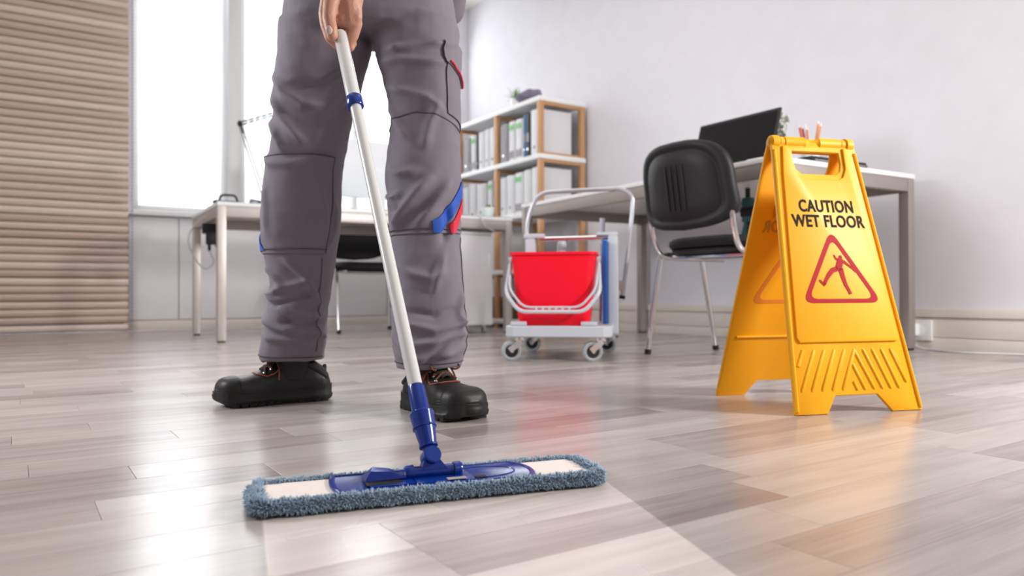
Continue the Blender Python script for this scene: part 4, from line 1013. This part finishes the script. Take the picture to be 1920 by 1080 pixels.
# thumb along the front left of the tube
ch2([(-.004, -.004, .080, .0180), (-.013, -.016, .045, .0138), (-.0140, -.0235, .018, .0118), (-.0095, -.0250, -.002, .0114), (-.0080, -.0235, -.013, .0100)])
# four fingers curl behind the tube from the left knuckles
ch2([(-.024, .014, .075, .0130), (-.031, .012, .040, .0108), (-.028, .008, .018, .0098), (-.020, .007, -.006, .0092), (-.010, .016, -.016, .0082)])
ch2([(-.016, .024, .070, .0130), (-.027, .026, .028, .0105), (-.019, .028, .006, .0098), (-.004, .031, -.012, .0090), (.006, .028, -.018, .0080)])
ch2([(-.004, .030, .060, .0130), (-.016, .036, .018, .0105), (-.004, .036, -.004, .0095), (.008, .032, -.014, .0088), (.014, .024, -.018, .0078)])
ch2([(.012, .034, .050, .0120), (.000, .040, .012, .0098), (.010, .036, -.002, .0088), (.017, .028, -.010, .0078)])
hand = remesh(h, 'gripping_hand', M['skin'], .0022, None, 3, .5)
for v in hand.data.vertices:
    p = v.co; v.co = p-body_loc
# merge the hand into the body mesh so that the figure stays one mesh
bm = bmesh.new(); bm.from_mesh(person.data); bm.from_mesh(hand.data); bm.to_mesh(person.data); bm.free(); bpy.data.objects.remove(hand)
for p in person.data.polygons: p.use_smooth = True
# thumb nail
nc = hp_(-.0110, -.0345, -.007); nl = MB(); bm = bmesh.new(); bmesh.ops.create_uvsphere(bm, u_segments=16, v_segments=10, radius=1)
nm_ = Matrix((RV, V(0, 0, 1).lerp(-FV, .22).normalized(), (-FV-RV*.30+V(0, 0, -.22)).normalized())).transposed().to_4x4()
nl.bm(bm, Matrix.Translation(nc) @ nm_ @ Matrix.Diagonal((.0058, .0078, .0026, 1)))
PB_(nl, 'thumbnail', M['nail'])
for s in (-1, 1):
    PB_(MB().ball(H(s*.029, -.070, .010), .0125, .0125, .0125, 16, 12), 'eye', M['white']); PB_(MB().ball(H(s*.029, -.0805, .010), .0055, .003, .0055, 12, 8, HM), 'iris', M['hair'])
hr = MB(); bm = bmesh.new(); bmesh.ops.create_icosphere(bm, subdivisions=4, radius=1)
for v in bm.verts:
    p = v.co.copy(); k = 1+.03*noise.noise(p*5)
    v.co = V(p.x*.083*k, p.y*.100*k, p.z*.092*k)
    if p.y < -.55 and p.z < .45: v.co.y *= .70
    if p.z < -.35: v.co = V(v.co.x*.8, v.co.y*.85+.012, -.038)
hr.bm(bm, Matrix.Translation(H(0, .022, .050)) @ HM.to_4x4()); PB_(hr, 'hair', M['hair'])
# --- jacket
j = MB(); 
j.ball(hipc+V(0, 0, .13)-FV*.02, .172, .125, .13, 20, 14, HM); j.ball(hipc.lerp(sh_c+V(0, 0, 1.25), .6), .162, .12, .19, 20, 14, HM); j.ball(sh_c+V(0, 0, 1.24), .188, .125, .165, 20, 14, HM)
for a, e, w, cl in ((shR, elR, wrist, .12), (shL, elL, wrL, .08)):
    wj = e.lerp(w, .80 if a is shR else .72)
    j.caps_chain([(a+(sh_c+V(0, 0, 1.3)-a)*.4, .08), (a, .070), (e, .057), (wj, .046)], 14)
jk = remesh(j, 'jacket', M['jacket'], .010, None, 3)
def displace(me, fn):
    co = [v.co.copy() for v in me.vertices]; no = [v.normal.copy() for v in me.vertices]; out = []
    for p, n in zip(co, no): q = p+n*fn(p)-body_loc; out += [q.x, q.y, q.z]
    me.vertices.foreach_set('co', out); me.update()
displace(jk.data, lambda p: .006*noise.noise(p*9))
jk.parent = person
PB_(MB().tube([neck+V(0, 0, -.055)+RV*.072*math.cos(t)+FV*.066*math.sin(t)+V(0, 0, .012*math.sin(t)) for t in [2*PI*k/24 for k in range(24)]], .017, 10, closed=True), 'collar', M['jacket'], jk)
# --- trousers: pelvis and legs joined, then folded
t = MB()
for LEG in (LEGL, LEGR):
    rings = []
    zs = [LEG[0][2]+.055]+[r[2] for r in LEG[:-1]]+[LEG[-1][2]+.003]
    for z in zs: rings.append([leg_pt(LEG, z, 2*PI*k/40)+(RV*(.0) if True else 0) for k in range(40)])
    t.loft(rings)
pel = []
for z, w, dpt in ((.818, .13, .09), (.824, .182, .112), (.84, .1925, .118), (.87, .1890, .120), (.905, .1835, .118), (.95, .175, .114), (1.0, .165, .110), (1.02, .162, .108)):
    c = V(.659, 1.560, z); pel.append([c+RV*w*math.copysign(abs(math.cos(a))**.82, math.cos(a))+FV*dpt*math.copysign(abs(math.sin(a))**.82, math.sin(a)) for a in [2*PI*k/48 for k in range(48)]])
t.loft(pel)
tr = remesh(t, 'trousers', M['grey_trouser'], .0048, None, 3, .5)
me = tr.data
# a slanting hem and the folds
displace(me, fold_disp)
tr.parent = person
def cloth_pt(LEG, z, ang, off):
    p = leg_pt(LEG, z, ang); n = (leg_pt(LEG, z, ang, .01)-p).normalized(); return p+n*(fold_disp(p)+off)-body_loc
def patch(LEG, poly_fn, n1, n2, off, m, name, th=.0018, parent=None):
    mb = MB(); g = [[cloth_pt(LEG, *poly_fn(i/n1, k/n2), off) for k in range(n2+1)] for i in range(n1+1)]
    g2 = [[cloth_pt(LEG, *poly_fn(i/n1, k/n2), off-th) for k in range(n2+1)] for i in range(n1+1)]
    W = n2+1; T = (n1+1)*W; vs = [p for r in g for p in r]+[p for r in g2 for p in r]; fs = []
    for i in range(n1):
        for k in range(n2): a = i*W+k; fs += [(a, a+1, a+W+1, a+W), (T+a, T+a+W, T+a+W+1, T+a+1)]
    for i in range(n1): a = i*W; fs += [(a, a+W, T+a+W, T+a), (a+n2, T+a+n2, T+a+W+n2, a+W+n2)]
    for k in range(n2): a = k; e = n1*W+k; fs += [(a, T+a, T+a+1, a+1), (e, e+1, T+e+1, T+e)]
    mb.add(vs, fs); o = mb.build(name, m, None, ang=70); o.parent = parent or tr; return o
def seam(LEG, pts, r=.0011, off=.0018, m='seam', name='seam', n=30):
    pp = []
    for i in range(n+1):
        u = i/n*(len(pts)-1); k = min(int(u), len(pts)-2); f = u-k
        pp.append(cloth_pt(LEG, pts[k][1]*(1-f)+pts[k+1][1]*f, math.radians(pts[k][0]*(1-f)+pts[k+1][0]*f), off))
    o = MB().tube(pp, r, 6).build(name, M[m], None); o.parent = tr; return o
# knee panels
def kneeL(u, v): a = -172+(142)*v; return (.553-.002*v)*(1-u)+(.341-.002*v)*u, math.radians(a)
def kneeR(u, v):
    a = -168+160*v; top = .600+.030*math.sin(PI*min(1, v*1.1)); bot = .372+.006*v
    return top*(1-u)+bot*u, math.radians(a)
patch(LEGL, kneeL, 44, 34, .0030, M['grey_patch'], 'knee_patch'); patch(LEGR, kneeR, 44, 36, .0030, M['grey_patch'], 'knee_patch')
seam(LEGL, [(-172, .351), (-110, .349), (-30, .349)], off=.0048, name='stitch_line'); seam(LEGR, [(-168, .380), (-90, .384), (-8, .386)], off=.0048, name='stitch_line')
seam(LEGL, [(-172, .553), (-100, .552), (-30, .551)], .0016, .003); seam(LEGL, [(-30, .551), (-28, .45), (-32, .341)], .0013, .003)
seam(LEGR, [(-168, .600), (-140, .617), (-95, .630), (-60, .622), (-8, .598)], .0016, .003)
seam(LEGL, [(-38, .33), (-36, .25), (-35, .17), (-30, .12)], .0009, .0010); seam(LEGR, [(-12, .37), (-15, .30), (-9, .22), (-10, .12)], .0009, .0010)
seam(LEGL, [(-175, .112), (-90, .108), (-5, .106)], .0010, .0012, name='hem_stitch'); seam(LEGR, [(-175, .108), (-90, .106), (-5, .108)], .0010, .0012, name='hem_stitch')
# blue and red trims
def strip(a0, z0, a1, z1, w, bow=0):
    def f(u, v):
        a = a0+(a1-a0)*v; z = z0+(z1-z0)*v+bow*math.sin(PI*v)
        return z+w*(.5-u)*1.0, math.radians(a)
    return f
patch(LEGR, lambda u, v: (max(.376, (.384+(.475-.384)*v**1.35)+(.017-.034*u)), math.radians(-76+63*v)), 6, 30, .0062, M['stripe_blue'], 'blue_stripe')
patch(LEGR, lambda u, v: (max(.376, (.382+(.440-.382)*v**1.25)+(.014-.028*u)), math.radians(-44+35*v)), 6, 24, .0062, M['stripe_red'], 'red_stripe')
patch(LEGL, lambda u, v: (.345+(.048*(1-v))*(1-u)+.002*v, math.radians(-178+44*v)), 6, 14, .0062, M['stripe_blue'], 'blue_stripe')
# cargo pocket with flap on the outer thigh
patch(LEGR, lambda u, v: ((.768+.004*v)*(1-u)+(.632-.022*v)*u, math.radians(-46+64*v)), 20, 16, .0032, M['grey_patch'], 'cargo_pocket', .0015)
patch(LEGR, lambda u, v: ((.785)*(1-u)+(.738-.030*v)*u, math.radians(-50+66*v)), 14, 16, .0065, M['grey_trouser'], 'pocket_flap', .0022)
seam(LEGR, [(-44, .740), (-20, .727), (16, .710)], .0022, .0085, 'stripe_red', 'red_piping')
# --- socks and shoes
for LEG in (LEGL, LEGR):
    c = leg_at(LEG, .10)[0]; PB_(MB().tube([V(c.x, c.y, .055), V(c.x, c.y, .10), V(c.x, c.y, .17), V(c.x, c.y, .24)], [.037, .038, .043, .050], 24), 'sock', M['lining'])
def shoe(loc, dvec, mirror):
    ang = math.atan2(dvec.y, dvec.x)
    L = .272
    S_scale = .96
    S_ = bpy.data.objects.new('shoe', None); COL.objects.link(S_); S_.empty_display_size = .05
    S_.location = loc-body_loc; S_.rotation_euler = (0, 0, ang); S_.parent = person; S_.scale = (.94, 1, 1.0)
    my = -1 if mirror else 1
    st = [  # x, half width, centre y, top z
        (.000, .020, 0, .050), (.006, .029, 0, .066), (.020, .0345, 0, .083), (.045, .0365, 0, .098), (.075, .0365, 0, .107), (.100, .0365, .001, .107), (.120, .037, .002, .101), (.145, .040, .004, .086), (.170, .044, .005, .0755),
        (.195, .047, .005, .0680), (.215, .0480, .005, .0640), (.235, .0475, .004, .0640), (.250, .0440, .003, .0620), (.260, .0375, .002, .0580), (.268, .0270, .001, .0500), (.272, .0140, 0, .0400)]
    def I(x):
        for i in range(len(st)-1):
            a, b_ = st[i], st[i+1]
            if a[0] <= x <= b_[0]:
                t_ = (x-a[0])/(b_[0]-a[0]); t_ = t_*t_*(3-2*t_)*.5+t_*.5; return [a[k]+(b_[k]-a[k])*t_ for k in range(4)]
        return list(st[-1] if x > L*.5 else st[0])
    def up(x, a, off=0):      # a: -90 (one side) .. 0 top .. 90
        _, hw, cy, tz = I(x); zb = .020
        s, c = math.sin(a), math.cos(a)
        top = tz-zb
        flat = .55 if x > .2 else .75
        y = (hw+off)*math.copysign(abs(s)**flat, s); z = zb+(top+off)*abs(c)**(.72 if x < .19 else .62) if abs(a) < PI/2-.001 else zb
        # narrow towards the collar
        nar = 1-.30*max(0, (z-.055)/.05)*(1 if x < .15 else max(0, 1-(x-.15)/.05)); y *= nar
        return V(x, (cy+y)*my, z)
    xs = [.0005]+[.272*(1-math.cos(PI*i/44))/2 for i in range(1, 44)]+[.2715]
    mb = MB(); mb.loft([[up(x, -PI/2+PI*k/28) for k in range(29)] for x in xs], True); mb.build('upper', M['leather'], S_, ang=65)
    # sole: outline extruded with lugs
    def outline_(grow, n=60):
        o_ = []
        for i in range(n+1): x = L*(1-math.cos(PI*i/n))/2; r = I(x); o_.append((x+(grow if i == n else (-grow if i == 0 else 0)), (r[1]+grow)*(1 if 0 < i < n else .7), r[2]))
        top = [(x, (cy+hw)*my) for x, hw, cy in o_]; bot = [(x, (cy-hw)*my) for x, hw, cy in o_][::-1]
        return top+bot
    oA = outline_(.0035); oB = outline_(.0055); n_ = len(oA)
    def zr(x, z): # sole rises under the toe and has an arch step
        toe = max(0, (x-.225)/.05)**2*.010
        return z+toe
    def topz(x): return .030+.010*max(0, 1-x/.09)+.004*max(0, (x-.2)/.07)-(.0 if x > .05 else 0)
    m2 = MB(); rg = []
    rg.append([V(x*.96+.005, y*.93, zr(x, .0022)) for x, y in oA]); rg.append([V(x, y*.99, zr(x, .006)) for x, y in oA]); rg.append([V(x, y, zr(x, .014)) for x, y in oB]); rg.append([V(x, y*.985, zr(x, .018)) for x, y in oA])
    rg.append([V(x, y, topz(x)-.004) for x, y in oA]); rg.append([V(x, y*.985, topz(x)) for x, y in oA]); rg.append([V(x*.97+.004, y*.86, topz(x)) for x, y in oA])
    m2.loft(rg).build('sole', M['rubber'], S_, ang=50)
    for i in range(13):      # tread lugs
        x = .012+.0195*i
        if .088 < x < .125 or x > .236: continue
        r = I(x+.006); z0 = zr(x, 0)
        for s in (-1, 1):
            MB().box(x, x+.0155, (r[2]*my+s*(r[1]*.25)) if s > 0 else (r[2]*my-r[1]-.0035), (r[2]*my+r[1]+.0035) if s > 0 else (r[2]*my-r[1]*.25), z0, z0+.010, .0015).build('tread_lug', M['rubber'], S_)
    # toe cap and its grooves
    cap = MB(); xc = [x for x in xs if x >= .222]
    cap.loft([[up(x, -PI/2+PI*k/28, .0018 if i else .0004) for k in range(29)] for i, x in enumerate([.2215]+xc)], False); cap.build('toe_cap', M['rubber'], S_, ang=70)
    for zz in (.026, .031, .036):
        g = []
        for i in range(31):
            a = -PI/2+PI*i/30; x = .215+.0575*math.cos(a)**.75 if math.cos(a) > 0 else .215; r = I(min(.2719, x)); y = (.0495 if abs(math.sin(a)) > .999 else r[1]+.0020)*math.copysign(1, math.sin(a)) if abs(math.sin(a)) > .05 else 0
            g.append(V(.214+.0595*math.cos(a), (.004+.0490*math.sin(a))*my, zz+.003))
        MB().tube(g, .0011, 6).build('toe_ridge', M['rubber'], S_)
    # collar roll
    co = [up(x, -a) for x, a in ((.018, 1.1), (.03, .95), (.055, .80), (.08, .74), (.105, .66))]
    MB().tube([V(.010, 0, .078)]+[V(p.x, p.y, p.z+.001) for p in co]+[V(.118, .002, .103)]+[V(p.x, -p.y+2*.0*my, p.z+.001) for p in co[::-1]], .0055, 8, closed=True).build('padded_collar', M['lining'], S_)
    # rust stitching: vamp curve, quarter line
    def line_on(pts, r=.0013, nm='stitching', mm='orange', off=.0012):
        pp = []
        for i in range(33):
            u = i/32*(len(pts)-1); k = min(int(u), len(pts)-2); f = u-k
            pp.append(up(pts[k][0]*(1-f)+pts[k+1][0]*f, math.radians(pts[k][1]*(1-f)+pts[k+1][1]*f), off))
        MB().tube(smooth_path(pp, 1), r, 6).build(nm, M[mm], S_)
    for s in (-1, 1):
        line_on([(.186, 0), (.183, s*22), (.172, s*36), (.158, s*50), (.140, s*50), (.122, s*42)])
        line_on([(.122, s*42), (.112, s*54), (.100, s*74)], .0022)
        line_on([(.105, s*62), (.088, s*50), (.070, s*42)], .0015)
        for x, a in ((.165, 30), (.148, 31), (.130, 32)):
            p = up(x, math.radians(s*a), .001); MB().ball(p, .0038, .0038, .0026, 10, 6).build('eyelet', M['steel'], S_)
    # tongue
    tg_ = MB(); rows = []
    for x, hw in ((.170, .010), (.150, .016), (.130, .019), (.112, .020), (.098, .018)): 
        _, w0, cy, tz = I(x); rows.append([V(x, (cy+hw*math.sin(q))*my, tz+.0015+.005*math.cos(q)) for q in [-PI/2+PI*k/8 for k in range(9)]])
    tg_.loft(rows, False, False).build('tongue', M['lining'], S_)
    # laces
    lp = [(.165, 30), (.148, 31), (.130, 32), (.117, 26)]
    def lift(p, d): return p+V(0, 0, d)
    for i in range(3):
        for s in (-1, 1):
            a = up(lp[i][0], math.radians(s*lp[i][1]), .003); c = up(lp[i+1][0], math.radians(-s*lp[i+1][1]), .003); mid = lift((a+c)/2, .010)
            MB().tube(smooth_path([a, mid, c], 6), .0022, 8).build('lace', M['lace'], S_)
    kc = lift(up(.130, 0), .010)
    MB().ball(kc, .0055, .0065, .0048, 10, 8).build('knot', M['lace'], S_)
    for s in (-1, 1):
        MB().tube(smooth_path([kc, kc+V(.012, s*.020, .006), kc+V(.028, s*.034, -.006), kc+V(.026, s*.022, -.012), kc+V(.008, s*.008, -.002), kc], 6), .0020, 8).build('bow_loop', M['lace'], S_)
        MB().tube(smooth_path([kc, kc+V(.006, s*.020, -.006), kc+V(.002, s*.036, -.026), kc+V(.004, s*.044, -.050)], 6), [.0020]*19, 8).build('lace_end', M['lace'], S_)
    return S_
d1 = (RV*-.866-FV*.5).normalized(); h1 = RV*-.440+FV*1.80
shoe(V(h1.x, h1.y, 0), d1, False)
d2 = (RV*.58-FV*.81).normalized(); h2 = RV*-.222+FV*1.672
shoe(V(h2.x, h2.y, 0), d2, True)
